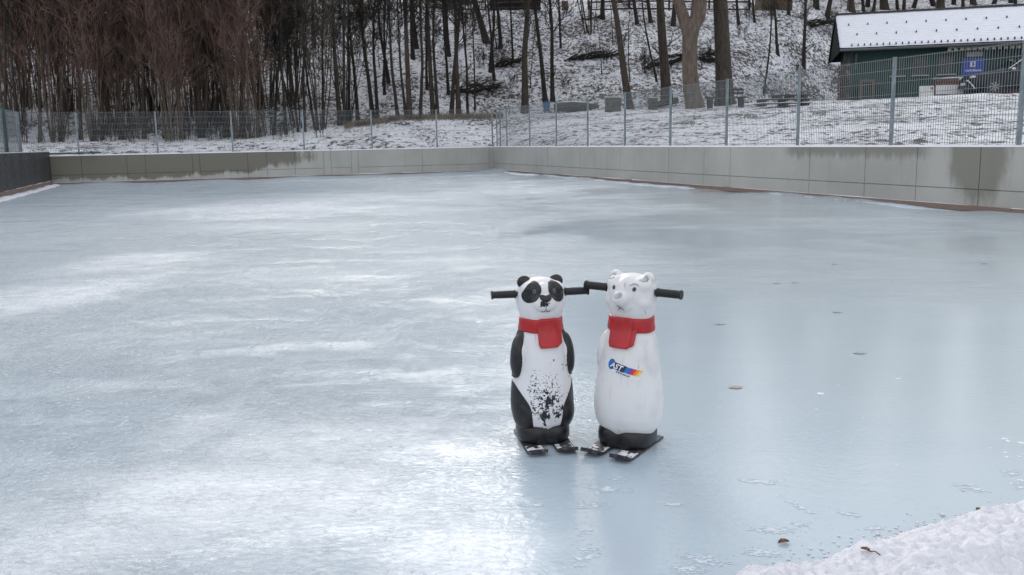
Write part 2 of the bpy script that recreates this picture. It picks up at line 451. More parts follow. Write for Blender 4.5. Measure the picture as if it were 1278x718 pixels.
# near snow bank at lower right
b0=gnd(700,770); b1=gnd(900,737); b2=gnd(1010,716); b3=gnd(1120,690); b4=gnd(1278,655); b5=gnd(1500,610)
n=NT('shovelled_snow'); c=n.coord(); k=n.noise(c,9,7,.65); g=n.noise(c,70,5,.7); dirt=n.mr(n.noise(c,120,3,.6),.70,.74); dirt=n.math('MULTIPLY',dirt,n.mr(n.noise(c,5,3),.45,.6))
col=n.mix(k,(.70,.71,.76),(.85,.855,.885)); col=n.mix(n.math('MULTIPLY',n.mr(g,.5,.8),.3),col,(.50,.52,.58)); col=n.mix(n.math('MULTIPLY',dirt,.8),col,(.12,.09,.07)); n.color(col); n.set('Roughness',.7)
n.bump(n.math('ADD',k,n.math('MULTIPLY',g,.5)),.8,.02); BANKM=n.m
def bank():
    base=[gnd(640,790),gnd(903,727),gnd(1010,702),gnd(1090,677),gnd(1165,656),gnd(1278,636),gnd(1500,600),gnd(1800,560)]
    V=[];Fc=[];L=[0]
    for a,b in zip(base,base[1:]): L.append(L[-1]+(b-a).length)
    n=int(L[-1]/.008); W=70
    for i in range(n+1):
        t=L[-1]*i/n
        for k in range(len(base)-1):
            if t<=L[k+1]+1e-6: break
        f=(t-L[k])/(L[k+1]-L[k]); p=base[k].lerp(base[k+1],f)
        s=Vector((.36,-.93,0))
        edge=.045*noise.noise(Vector((t*5,2,2)))+.02*noise.noise(Vector((t*16,2,5)))
        for j in range(W+1):
            a=j/W; x=edge+a*(.50+.09*noise.noise(Vector((t*4,8,8))))
            q=p+s*x
            h=.085*(1-(1-min(1,a/.35))**2.2)*(1 if a<.5 else max(0,1-((a-.5)/.5)**1.8))
            env=min(1,a/.08)*(1 if a<.9 else max(0,(1-a)/.1))
            h+=env*(.028*noise.noise(Vector((q.x*6,q.y*6,0)))+.022*abs(noise.noise(Vector((q.x*15,q.y*15,3))))+.012*noise.noise(Vector((q.x*38,q.y*38,7)))+.009*noise.noise(Vector((q.x*85,q.y*85,1)))+.005*noise.noise(Vector((q.x*170,q.y*170,1))))
            V.append((q.x,q.y,h-.012))
    for i in range(n):
        for j in range(W): a=i*(W+1)+j; Fc.append((a,a+1,a+W+2,a+W+1))
    o=obj('snow_bank',(V,Fc),BANKM,smooth=True); tag(o,kind='structure')
    return BVHTree.FromPolygons([Vector(v) for v in V],Fc)
BB=bank()

# ---------------------------------------------------------------- fences
GALV=simple('galvanised_steel',(.22,.26,.28),.5,.35,.2,8,.05)
WIRE=simple('fence_wire',(.20,.225,.235),.5,.3,.1,8,0)
GREENM=simple('green_painted_steel',(.03,.065,.06),.45,.1,.2,6,.05)
PH=1.43
def panel_mesh(w,mat,parent,p0,ang,z0,r=.0026,rows=8):
    V=[];Fc=[]
    def bar(a,b,r):
        base=len(V); d=(b-a).normalized(); s=Vector((1,0,0)) if abs(d.z)>.5 else Vector((0,0,1)); t=Vector((0,1,0))
        for p in (a,b):
            for k1,k2 in ((1,1),(-1,1),(-1,-1),(1,-1)): V.append(p+s*r*k1+t*r*k2)
        for j in range(4): Fc.append((base+j,base+(j+1)%4,base+4+(j+1)%4,base+4+j))
    n=int(round(w/.05))
    for i in range(1,n):
        x=w*i/n; bar(Vector((x,0,.0)),Vector((x,0,PH)),r)
    for k in range(rows):
        z=.03+.2*k if k<rows-1 else PH-.02
        for yy in (-.007,.007): bar(Vector((.02,yy,z)),Vector((w-.02,yy,z)),r*1.35)
    o=obj('mesh_panel',(V,Fc),mat,parent); o.location=(p0[0],p0[1],z0); o.rotation_euler=(0,0,ang); return o
def fence(org,ang,offs,label,z0=WT,first=0,post_mat=GALV,wire=WIRE,y=.10,pw=.06,pd=.04):
    e=empty('mesh_fence',org,ang,label,'fence')
    pm=None
    for x in offs:
        if pm is None:
            bm=NB(); box(bm,(0,0,PH/2),(pw,pd,PH+.05),bev=.004); box(bm,(0,0,PH+.027),(pw+.008,pd+.008,.012),bev=.003)
            box(bm,(0,-pd/2-.006,PH-.12),(.045,.012,.05),bev=.003);box(bm,(0,-pd/2-.006,.6),(.045,.012,.05),bev=.003);box(bm,(0,-pd/2-.006,.12),(.045,.012,.05),bev=.003)
            box(bm,(0,0,.012),(.12,.11,.012),bev=.002)
            p=obj('post',bm,post_mat,e); pm=p.data
        else: p=D.objects.new('post',pm); COL.objects.link(p); p.parent=e
        p.location=(x,y,z0)
    pan=None
    for a,b in zip(offs,offs[1:]):
        w=b-a
        if w<.3: continue
        panel_mesh(w-.06,wire,e,(a+.03,y+.028),0,z0+.03)
    return e
bR=1.332
offR=[.12,.55,bR]+[bR+2.522*(i+1) for i in range(12)]
fence(C,angR,offR,'grey welded mesh fence standing on the right concrete wall')
bLf=-.246; offF=sorted([LENF-(bLf+2.5074*i) for i in range(1,8)]+[LENF-.02])
fence(C+dL*LENF,angF,offF,'grey welded mesh fence standing on the far concrete wall')
# left side: fence turning at the corner and running along the dark wall
p27=at(27,188,30.6); e0=empty('mesh_fence',(p27.x,p27.y,0),math.atan2(dR.y,dR.x),'dark green gate post and mesh fence beside the dark left wall','fence')
bm=NB(); box(bm,(0,0,.7),(.06,.05,1.5),bev=.004)
o=obj('post',bm,GALV,e0); o.location=(0,0,1.0)
o=D.objects.new('post',o.data); COL.objects.link(o); o.parent=e0; o.location=(.35,.0,1.0)
bm=NB(); box(bm,(0,0,.75),(.11,.11,1.6),bev=.006); box(bm,(0,0,1.56),(.13,.13,.02)); g=obj('gate_post',bm,GREENM,e0); g.location=(2.5,0,.95)
for i in range(5): g2=D.objects.new('gate_post',g.data); COL.objects.link(g2); g2.parent=e0; g2.location=(2.5+2.52*(i+1),0,.95)
for i in range(6): panel_mesh(2.36,WIRE,e0,(.09+2.52*i if i else .12,0),0,1.03)
bm=NB(); box(bm,(0,0,0),(3.2,.05,.05),rz=-angR+angF); o=obj('rail',bm,GREENM,e0); o.location=(.6,.9,1.05)
# gap between far-fence end and the corner post
wl=(Vector((p27.x,p27.y,0))-(C+dL*LENF)).dot(dL)
panel_mesh(max(.3,wl-.1),WIRE,[x for x in D.objects if x.get('label','').startswith('grey welded mesh fence standing on the far')][0],(-wl+.05,.128),0,WT+.03)

# ---------------------------------------------------------------- trees
def bark(name,c1,c2,sc=14,bs=.9):
    n=NT(name); c=n.coord(); k=n.noise(n.map(c,(1,1,.22)),sc,6,.7,.4); b=n.noise(c,.8,3)
    col=n.mix(n.mr(k,.3,.7),c1,c2); col=n.mix(n.math('MULTIPLY',n.mr(b,.5,.7),.4),col,(.055,.06,.035))
    n.color(col); n.set('Roughness',.9); n.bump(k,bs,.03); return n.m
BK_D=bark('dark_bark',(.010,.008,.007),(.036,.029,.023))
BK_M=bark('brown_bark',(.02,.016,.012),(.068,.053,.038))
BK_S=bark('young_stem_bark',(.055,.040,.030),(.15,.112,.085))
BK_P=bark('pale_flaking_bark',(.07,.053,.041),(.17,.133,.105),9)
TW_R=simple('reddish_twigs',(.135,.084,.066),.9,var=.5,scale=1.2,bump=0)
TW_O=simple('olive_twigs',(.072,.060,.042),.9,var=.5,scale=1.2,bump=0)
TW_D=simple('dark_twigs',(.022,.018,.015),.9,var=.4,scale=1.2,bump=0)
def wander(rng,p,d,L,n,jit,up=.0):
    pts=[p.copy()]; d=d.normalized()
    for i in range(n):
        d=(d+Vector((rng.gauss(0,jit),rng.gauss(0,jit),rng.gauss(0,jit*.6)+up))).normalized()
        pts.append(pts[-1]+d*(L/n))
    return pts
def branchy(rng,V,Fc,p,d,L,r,depth,maxd,nsub,tw=.0045,jit=.13,up=.03):
    n=4 if depth<maxd else 3
    pts=wander(rng,p,d,L,n,jit,up)
    rad=[max(tw,r*(1-.75*i/n)) for i in range(n+1)]
    tube(V,Fc,pts,rad,4 if depth<2 else 3)
    if depth>=maxd: return
    for k in range(nsub[depth]):
        t=rng.uniform(.25,1.0); i=min(n-1,int(t*n)); q=pts[i].lerp(pts[i+1],t*n-i)
        dd=(pts[i+1]-pts[i]).normalized(); a=rng.uniform(0,2*pi); o=dd.orthogonal().normalized(); o=Matrix.Rotation(a,3,dd)@o
        nd=(dd*rng.uniform(.6,1.2)+o*rng.uniform(.5,.9)+Vector((0,0,.25)))
        branchy(rng,V,Fc,q,nd,L*rng.uniform(.38,.62),max(tw,r*.5*(1-.6*t)),depth+1,maxd,nsub,tw,jit,up)
def make_tree(seed,height,r0,lean=.04,low=.35,nb=26,crown='branches',bk=BK_D,tw=TW_D,nsub=(5,4,3),fork=None,wob=.05,twr=.006,sideb=3,cr=1.0):
    rng=random.Random(seed); V=[];Fc=[]
    n=14; d=Vector((rng.gauss(0,lean),rng.gauss(0,lean),1)); pts=[Vector((0,0,-.3))]; 
    for i in range(n):
        d=(d+Vector((rng.gauss(0,wob),rng.gauss(0,wob),.12))).normalized(); pts.append(pts[-1]+d*((height+.3)/n))
    # finer
    P=[];Rr=[]; m=40
    for i in range(m+1):
        t=i/m*n; k=min(n-1,int(t)); p=pts[k].lerp(pts[k+1],t-k); P.append(p)
        z=i/m; Rr.append(max(.01,r0*(1-.82*z**.9)*(1+.55*math.exp(-z*height/.5))))
    # smooth path
    for _ in range(3): P=[P[0]]+[(P[i-1]+P[i]*2+P[i+1])/4 for i in range(1,m)]+[P[m]]
    tube(V,Fc,P,Rr,10 if r0>.12 else 7)
    trunk=(V,Fc); V2=[];F2=[]
    for b in range(nb+sideb):
        t=rng.uniform(low,.98) if b<nb else rng.uniform(.08,low)
        i=int(t*m); p=P[i]; a=rng.uniform(0,2*pi)
        dd=Vector((cos(a),sin(a),rng.uniform(.5,1.5)))
        L=height*rng.uniform(.12,.26)*(1.15-t*.6)*cr if b<nb else height*rng.uniform(.03,.09)
        branchy(rng,V2,F2,p,dd,L,Rr[i]*.38,0,3 if b<nb else 2,nsub if b<nb else (3,2),twr)
    return trunk,(V2,F2),bk,tw
def make_clump(seed,height,ns,r0,spread,tw,twr=.006,nsub=(6,5),bk=None,nbr=9):
    rng=random.Random(seed); V=[];Fc=[];V2=[];F2=[]
    for s in range(ns):
        a=rng.uniform(0,2*pi); rr=rng.uniform(0,spread*.35)
        p=Vector((cos(a)*rr,sin(a)*rr,-.2)); d=Vector((cos(a)*rng.uniform(.0,.22),sin(a)*rng.uniform(0,.22),1))
        h=height*rng.uniform(.6,1.05); pts=wander(rng,p,d,h,8,.035,.02); r=r0*rng.uniform(.5,1.1)
        tube(V,Fc,pts,[max(twr,r*(1-.85*i/8)) for i in range(9)],5)
        for b in range(nbr):
            t=rng.uniform(.30,.98)*8; i=min(7,int(t)); q=pts[i].lerp(pts[i+1],t-i); aa=rng.uniform(0,2*pi)
            branchy(rng,V2,F2,q,Vector((cos(aa)*.6,sin(aa)*.6,rng.uniform(.8,2.2))),h*rng.uniform(.12,.28),r*.35,0,2,nsub,twr,.07,.0)
    return (V,Fc),(V2,F2),bk or tw,tw
protos={}
def inst(kind,name,loc,rz,sc,label,cat,group,lean=(0,0),zs=None):
    pr=protos[kind]; e=D.objects.new(name,None); COL.objects.link(e); e.empty_display_size=.2
    e.location=loc; e.rotation_euler=(lean[0],lean[1],rz); e.scale=(sc,sc,zs if zs else sc); tag(e,label,cat,group)
    if 'me' not in pr:
        T,B,bk,tw=pr['gen']; pr['me']=[]
        for nm,(V,Fc),mt,sm in (('trunk',T,bk,True),('branches',B,tw,False)):
            o=obj(nm,(V,Fc),mt,e,sm); pr['me'].append((nm,o.data))
    else:
        for nm,me in pr['me']:
            o=D.objects.new(nm,me); COL.objects.link(o); o.parent=e
    return e
for i in range(5): protos['slim%d'%i]={'gen':make_tree(10+i,12,.13,.03,.33,26,nsub=(5,4,3),twr=.010,cr=.8,bk=BK_D,tw=TW_D)}
for i in range(3): protos['mid%d'%i]={'gen':make_tree(30+i,14,.24,.02,.42,24,nsub=(6,4,3),bk=BK_M,tw=TW_O,twr=.012,wob=.03)}
for i in range(3): protos['sap%d'%i]={'gen':make_tree(50+i,8,.045,.05,.25,16,nsub=(4,3,2),twr=.005,bk=BK_D,tw=TW_D)}
for i in range(4): protos['red%d'%i]={'gen':make_clump(70+i,8.5,17,.034,1.5,TW_R,.0065,(4,3),BK_S,8)}
for i in range(3): protos['oli%d'%i]={'gen':make_clump(90+i,9,10,.036,1.2,TW_O,.008,(5,3),BK_M,9)}
for i in range(2): protos['bush%d'%i]={'gen':make_clump(110+i,1.6,16,.012,1.2,TW_D,.005,(3,2),TW_D,5)}
# individually placed trunks: base u,v , top u at v=0, width px, proto, label
def lean_for(p,utop,vtop=0):
    """rotation so that the trunk passes pixel utop at row vtop"""
    q=at(utop,vtop,p.y); dz=q.z-p.z; dx=q.x-p.x
    return math.atan2(dx,dz)
special=[
 (655,140,652,10,'mid0','dark trunk standing alone on the snowy crest right of the wall corner'),
 (681,127,672,6.5,'slim0','left one of two slender black trunks standing close together'),
 (690,126,684,6,'slim1','right one of two slender black trunks standing close together'),
 (786,136,768,11,'mid1','leaning dark trunk left of the three big trunks'),
 (833,126,830,14,'mid2','dark mossy trunk left of the pale forked one'),
 (905,131,899,23,'big','thickest straight brown trunk, right of the pale forked one'),
 (820,102,811,3,'sap0','thin black sapling beside the mossy trunk'),
 (952,118,948,3,'sap1','thin crooked sapling right of the thickest trunk'),
 (971,69,966,4,'slim2','thin trunk ending higher on the slope near the dark hut'),
 (1003,84,1007,5,'slim3','lone slim trunk on the slope left of the green shed'),
 (607,53,593,9,'mid0','stout leaning trunk high on the slope above the wall corner'),
 (737,42,735,11,'oli0','bushy multi-stemmed tree at the top of the open slope'),
]
row=[(497,148,484,5),(466,148,455,6),(471,148,467,5),(507,148,495,4),(511,148,508,8),(525,148,519,5),(541,146,526,7),(546,147,542,5),
 (563,146,567,6),(573,146,572,7),(584,145,571,4),(593,138,592,2.5),(447,150,441,5),(436,152,440,4),(425,156,418,10),(430,156,424,7),
 (404,160,399,6),(393,160,372,5),(380,165,374,6),(372,165,354,5),(357,168,350,6),(342,168,346,6),(322,170,318,7),(302,170,297,11),(283,171,270,12),(252,171,236,11),
 (226,172,218,7),(205,172,200,6),(180,173,176,8),(152,173,140,11),(128,174,120,6),(101,174,96,7),(76,176,70,6),(50,176,43,7),(24,178,18,6),(8,178,0,7),
 (560,118,556,4),(533,112,530,4),(480,118,478,4),(617,100,612,4),(640,78,636,3),(625,60,622,5),(700,60,698,3),(752,24,752,6),(812,28,808,5),(560,70,556,6),(520,60,515,6),(840,32,843,6),(795,30,790,5),
 (1018,10,1018,6),(1032,22,1036,6),(1063,16,1061,8),(1078,14,1077,4),(1090,14,1092,4),(1104,12,1103,10),(1120,12,1119,4),(1140,10,1143,5),(1165,8,1162,6),(1190,6,1190,5),(1215,6,1214,7),(1240,5,1242,5),(1262,4,1262,6),
 (984,18,985,4),(922,30,920,4),(942,28,940,3)]
protos['big']={'gen':make_tree(77,22,.33,.0,.45,22,nsub=(6,4,3),bk=BK_M,tw=TW_O,twr=.012,wob=.01,sideb=0)}
R0={'slim':.13,'mid':.24,'sap':.045,'big':.33,'oli':.12,'red':.1}
def put(u,v,ut,w,kind,label,group,cat='tree'):
    p=hit(u,v)
    if p is None: return
    base=kind.rstrip('0123456789'); r=w*(.88 if u>430 else .62)/F*p.y/2
    s=r/(R0[base]*.95)
    if base in('oli',): s=1
    zs=s if s>.9 else max(s,.75)
    zs=min(zs,1.25)
    th=lean_for(p,ut)
    rz=random.uniform(0,6.28) if abs(th)<.0 else random.choice((0,pi/2,pi,-pi/2))
    e=D.objects.new('bare_tree',None); D.objects.remove(e)
    e=inst(kind,'bare_tree',p,0,s,label,cat,group,(0,th),zs)
    # spin about own axis before leaning
    m=Matrix.Translation(p)@Matrix.Rotation(th,4,'Y')@Matrix.Rotation(rz,4,'Z')@Matrix.Diagonal((s,s,zs,1))
    e.matrix_world=m
    return e
for u,v,ut,w,k,l in special: put(u,v,ut,w,k,l,None)
G1='bare trees in the crowded wood left of the wall corner'
for u,v,ut,w in row:
    k=('mid%d'%random.randrange(3)) if w>6.5 else ('slim%d'%random.randrange(5))
    if u>980: lab,g='bare tree behind the snowy roof of the green shed','trees behind the green shed'
    elif v<120 and u>600: lab,g='bare tree high on the open snowy slope','trees high on the open slope'
    else: lab,g='bare tree in the crowded wood left of the wall corner',G1
    put(u,v,ut,w,k,lab,g)
# pale forked tree (own mesh)
def pale_tree():
    p=hit(867,135.5); e=empty('bare_tree',p,0,'pale brown flaking trunk that forks in two beside the thickest trunk','tree')
    V=[];Fc=[]; k=p.y/F
    def pp(u,v): q=at(u,v,p.y); return q-p
    tube(V,Fc,[pp(868,140),pp(867,130),pp(863,112),pp(861,90),pp(860.5,70),pp(861,50),pp(862,36),pp(866,26)],[x*k for x in (13.5,11.5,10.3,9.3,8.8,9.2,10.5,8)],14)
    tube(V,Fc,[pp(860,42),pp(853,22),pp(847,3),pp(843,-30),pp(840,-90),pp(846,-200)],[x*k for x in (8,7.2,6.6,6,4.5,2)],12)
    tube(V,Fc,[pp(864,40),pp(869,22),pp(871,0),pp(872,-40),pp(876,-110),pp(872,-220)],[x*k for x in (8,7.5,7,6.2,4.5,2)],12)
    tube(V,Fc,[pp(868,34),pp(876,22),pp(878,5),pp(882,-40),pp(890,-100)],[x*k for x in (6,4.5,4,3,1.5)],10)
    obj('trunk',(V,Fc),BK_P,e,True)
    rng=random.Random(5);V=[];Fc=[]
    for i in range(22):
        b=rng.choice([pp(846,-60),pp(842,-120),pp(874,-80),pp(874,-150),pp(886,-80)]); a=rng.uniform(0,6.28)
        branchy(rng,V,Fc,b,Vector((cos(a),sin(a),rng.uniform(.3,1.3))),rng.uniform(1.5,3),.05,0,3,(5,4,3),.012)
    obj('branches',(V,Fc),TW_D,e)
pale_tree()
# dense thicket on the left
rng=random.Random(3)
def scatter(n,u0,u1,d0,d1,kinds,name,label,group,s0=.8,s1=1.2,cat='shrub'):
    for i in range(n):
        u=u0+(u1-u0)*(i+rng.random())/n; y=rng.uniform(d0,d1); k=(u-639)/F; x=k*y; z=tz(x,y)
        inst(rng.choice(kinds),name,(x,y,z),rng.uniform(0,6.28),rng.uniform(s0,s1),label,cat,group,(rng.gauss(0,.03),rng.gauss(0,.03)))
reds=['red%d'%i for i in range(4)]; olis=['oli%d'%i for i in range(3)]
LR='reddish-brown bare thicket shrub behind the far wall fence'; GR='reddish thicket shrubs behind the far fence'
scatter(26,-60,330,37,41,reds,'thicket_shrub',LR,GR,.75,1.1)
scatter(7,-80,420,42,49,reds,'thicket_shrub',LR,GR,.9,1.3)
LO='tall multi-stemmed bare tree at the back of the dense wood on the left'; GO='tall multi-stemmed trees in the left wood'
scatter(9,150,460,39.5,42,olis,'thicket_tree',LO,GO,.7,1.0,'tree')
LS='slender bare tree deep in the wood on the slope'; GS='slender trees deep in the wood'
scatter(18,-60,620,46,66,['slim%d'%i for i in range(5)],'bare_tree',LS,GS,.6,1.0,'tree')
scatter(9,-100,600,58,74,olis+['mid%d'%i for i in range(3)],'bare_tree',LS,GS,.8,1.3,'tree')
scatter(34,380,1500,66,82,['slim%d'%i for i in range(5)]+['mid0','mid1'],'bare_tree','bare tree beyond the top of the open slope','trees beyond the top of the slope',.8,1.3,'tree')
scatter(16,440,800,44,58,['sap%d'%i for i in range(3)],'sapling','thin bare sapling on the snowy slope','saplings on the slope',.5,1.0,'sapling')
scatter(16,-20,420,36.3,38,['bush0','bush1'],'low_bush','low twiggy bush at the edge of the left thicket','low bushes at the thicket edge',.5,.9,'bush')
for i,(u,v,s) in enumerate([(706,112,.5),(755,80,.55),(805,90,.9),(818,95,.7),(870,86,.8),(884,80,.8),(925,48,.6),(617,72,.7),(628,78,.6),(735,70,.6),(775,60,.6),(995,92,.4),(600,85,.8),(612,120,.5),(640,110,.6),(935,24,.8),(960,24,.8),(1005,30,.8),(1040,36,.9)]):
    p=hit(u,v); inst('bush%d'%(i%2),'low_bush',p,i,s,'small bare twiggy bush on the open snowy slope','bush','small bushes on the open slope')
# brush piles / fallen wood
def brush(u0,v0,u1,v1,h,label,n=90,name='brush_pile',cat='brush pile',log=None):
    p=hit((u0+u1)/2,(v0+v1)/2); k=p.y/F; L=(u1-u0)*k
    e=empty(name,p,0,label,cat)
    rg=random.Random(u0); V=[];Fc=[]
    tilt=-(v1-v0)/(u1-u0)
    for i in range(n):
        a=rg.uniform(-.5,.5); q=Vector((a*L,rg.uniform(-.5,.5)*min(1.2,L*.2),a*L*tilt+rg.uniform(0,h)*(1-abs(2*a))))
        d=Vector((1,rg.gauss(0,.5),rg.gauss(0,.3)+tilt)); tube(V,Fc,wander(rg,q,d,L*rg.uniform(.12,.4),4,.12),[.03*rg.uniform(.5,1.6)]*3+[.015,.008],4)
    obj('sticks',(V,Fc),BK_D,e)
    V=[];Fc=[]; r=h*.38
    r*=.55; pts=[Vector((L*(-.48+.96*i/8),0,L*(-.48+.96*i/8)*tilt+.02*rg.random())) for i in range(9)]
    tube(V,Fc,pts,[r*(.4+.6*sin(pi*(i+.6)/9.4))*rg.uniform(.8,1.15) for i in range(9)],8); obj('log',(V,Fc),BK_D,e,True)
brush(704,76,766,71,.35,'long dark brush pile on the middle of the open slope')
brush(793,90,862,72,.55,'dark brush heap behind the leaning trunk')
brush(865,80,899,74,.6,'short dark log heap between the pale and thickest trunks')
brush(548,122,618,110,.45,'dark fallen trunk among the trees above the wall corner')
brush(602,90,646,78,.35,'fallen branch beside the lone trunk on the slope')
brush(985,38,1042,28,.4,'dark brush pile high on the slope beside the shed roof')
brush(716,28,745,22,.3,'small brush heap at the top of the open slope',30)

# dry grass strip on the crest
def grass(name,u0,u1,dv,n,h,mat,wfun):
    rg=random.Random(8);V=[];Fc=[]
    for i in range(n):
        u=rg.uniform(u0,u1); p=hit(u,wfun(u)+rg.gauss(0,dv))
        if p is None: continue
        a=rg.uniform(0,6.28); l=h*rg.uniform(.5,1.3); o=Vector((cos(a)*.006,sin(a)*.006,0)); t=Vector((rg.gauss(0,.4),rg.gauss(0,.4),1))*l; b=len(V)
        V+= [p-o,p+o,p+t*.6+o*.7,p+t*.6-o*.7,p+t+Vector((0,0,-.2*l*rg.random()))]
        Fc+=[(b,b+1,b+2,b+3),(b+3,b+2,b+4)]
    return tag(obj(name,(V,Fc),mat),None,None,None,'stuff')
STRAW=simple('dry_grass_blades',(.16,.12,.075),.8,var=.5,scale=2,bump=0)
GRN=simple('winter_grass_blades',(.15,.16,.11),.8,var=.5,scale=2,bump=0)
grass('dry_grass',430,628,1.4,5500,.22,STRAW,lambda u:lerp(CY,u)+1)
for nm,(gu,gv) in enumerate([(858,154),(936,146),(1022,142)]):
    grass('grass_tuft',gu-9,gu+9,1.6,200,.07,GRN,lambda u:gv)

# ---------------------------------------------------------------- things at the foot of the slope
GREYW=simple('grey_timber',(.05,.045,.04),.85,var=.4,scale=9,bump=.5)
STONE=simple('old_stone',(.075,.07,.055),.9,var=.35,scale=5,bump=.8)
BLUEP=simple('blue_plastic',(.02,.09,.2),.4,var=.1,scale=5,bump=0)
DKW=simple('dark_timber',(.035,.028,.024),.85,var=.4,scale=9,bump=.5)
def frameat(u,v,rz=0):
    p=hit(u,v); return p,p.y/F
p,k=frameat(720,138)
e=empty('fallen_log',p,.05,'grey weathered log lying on the crest right of the wall corner','log')
V=[];Fc=[]; tube(V,Fc,[Vector((x*k,random.uniform(-.05,.05),.16+y)) for x,y in ((-28,0),(-20,.03),(-5,.02),(10,-.02),(20,-.04),(27,-.06))],[.16,.21,.24,.22,.19,.15],12); obj('trunk',(V,Fc),GREYW,e,True)
V=[];Fc=[]; tube(V,Fc,[Vector((x*k,0,.36+y)) for x,y in ((-24,0),(-14,.02),(0,0),(12,-.03))],[.03,.08,.07,.03],8); obj('snow_cap',(V,Fc),SNOW,e,True)
for (u,v,w,h,rz,m,label) in [(766,139.5,18,17,.1,STONE,'square weathered stone block left of the leaning trunk'),(815,137,11,14,-.1,STONE,'small upright stone block between leaning and mossy trunks'),]:
    p,k=frameat(u,v); e=empty('stone_block',p,rz,label,'stone block')
    bm=NB(); box(bm,(0,.15,h*k/2),(w*k,.45,h*k),bev=.03); bmesh.ops.subdivide_edges(bm,edges=bm.edges[:],cuts=2,use_grid_fill=True)
    for v_ in bm.verts: v_.co+=Vector((1,1,1))*.03*noise.noise(v_.co*4)
    obj('block',bm,m,e); bm=NB(); box(bm,(0,.15,h*k+.018),(w*k*.92,.4,.03),bev=.012); obj('snow_cap',bm,SNOW,e)
# fallen dark trunk end beside mossy tree
p,k=frameat(826,134); e=empty('fallen_log',p,-.3,'short dark log leaning toward the mossy trunk','log')
V=[];Fc=[]; tube(V,Fc,[Vector((-.3,0,.1)),Vector((.2,0,.22)),Vector((.75,0,.3))],[.14,.17,.15],10); obj('trunk',(V,Fc),GREYW,e,True)
# blue container at foot of the two slender trunks
p,k=frameat(682,139); e=empty('plastic_bin',p,0,'small blue bin at the foot of the two slender trunks','bin')
bm=NB(); cyl(bm,(0,-.15,0),(0,-.15,.42),.14,.18,12); obj('tub',bm,BLUEP,e); bm=NB(); cyl(bm,(0,-.15,.42),(0,-.15,.45),.195,.19,12); obj('lid',bm,BLUEP,e)
# park bench behind thick trunk
p,k=frameat(902,135.5); e=empty('park_bench',p,.12,'dark wooden bench seat in front of the thickest trunk','bench')
for i,y in enumerate((-.2,-.05,.1)):
    bm=NB(); box(bm,(0,y-.25,.42),(1.7,.12,.04),bev=.006); obj('seat_slat',bm,DKW,e)
for x in (-.65,.65):
    bm=NB(); box(bm,(x,-.3,.2),(.1,.45,.4),bev=.01); obj('leg',bm,DKW,e)
for z in (.6,.74):
    bm=NB(); box(bm,(0.35,-.04,z),(1.0,.03,.1),bev=.006); obj('back_slat',bm,DKW,e)
# pallet stack
p,k=frameat(977,133.5); e=empty('pallet_stack',p,.1,'stack of dark wooden pallets below the lone slim trunk','pallets')
rg=random.Random(4)
for lv in range(3):
    z=.02+lv*.15; w=2.0 if lv<2 else 1.2; xo=0 if lv<2 else .25
    for i in range(3):
        bm=NB(); box(bm,(xo+(i-1)*w*.42,0,z+.05),(.1,.8,.08),bev=.005); obj('bearer',bm,DKW,e)
    for i in range(5):
        bm=NB(); box(bm,(xo,-.36+.18*i,z+.105),(w,.12,.022),bev=.004); obj('board',bm,GREYW if lv==1 else DKW,e)
bm=NB(); box(bm,(-.1,0,.29),(1.6,.6,.02),bev=.008); obj('snow_cap',bm,SNOW,e)
# top of hill: timber rail, snowy hut, dark log stack, post
def rail(u0,u1,y,label):
    a=at(u0,18,y); b=at(u1,14,y); a.z=tz(a.x,a.y); b.z=tz(b.x,b.y); L=(Vector((b.x,b.y,0))-Vector((a.x,a.y,0))).length
    e=empty('timber_railing',a,math.atan2(b.y-a.y,b.x-a.x),label,'railing'); n=int(L/2.2)
    for i in range(n+1):
        x=L*i/n; bm=NB(); xx=a.x+(b.x-a.x)*i/n; yy=a.y+(b.y-a.y)*i/n; z=tz(xx,yy)-a.z; box(bm,(x,0,z+.5),(.12,.12,1.2),bev=.01); obj('post',bm,DKW,e)
    for z in (.45,.95):
        for i in range(n):
            x0=L*i/n;x1=L*(i+1)/n
            z0=tz(a.x+(b.x-a.x)*i/n,a.y+(b.y-a.y)*i/n)-a.z; z1=tz(a.x+(b.x-a.x)*(i+1)/n,a.y+(b.y-a.y)*(i+1)/n)-a.z
            bm=NB(); cyl(bm,(x0,-.08,z0+z),(x1,-.08,z1+z),.055,n=7); obj('rail',bm,DKW,e)
rail(735,935,63.5,'dark timber railing along the path at the top of the slope')
rail(500,606,63.5,'dark timber railing half hidden by trunks at the top left of the slope')
p=at(705,17,61); p.z=tz(p.x,p.y); e=empty('notice_post',p,0,'squat brown box post beside the snowy path on top of the slope','post')
bm=NB(); box(bm,(0,0,.35),(.42,.3,.7),bev=.02); obj('box',bm,simple('brown_box',(.13,.09,.07),.8),e); bm=NB(); box(bm,(0,0,.72),(.46,.34,.04),bev=.01); obj('snow_cap',bm,SNOW,e)
p=at(643,20,60.5); p.z=tz(p.x,p.y); e=empty('log_stack',p,0,'long dark log stack with snow on top behind the lone trunk','log stack')
rg=random.Random(6)
for lv in range(4):
    for i in range(6-lv%2):
        bm=NB(); y=-.5+.2*i+(lv%2)*.1; cyl(bm,(-1.6+rg.uniform(-.1,.1),y,.1+lv*.17),(1.6+rg.uniform(-.1,.1),y,.1+lv*.17),.095,n=9); obj('log',bm,DKW,e)
bm=NB(); box(bm,(0,0,.75),(3.1,1.0,.06),bev=.025); obj('snow_cap',bm,SNOW,e)
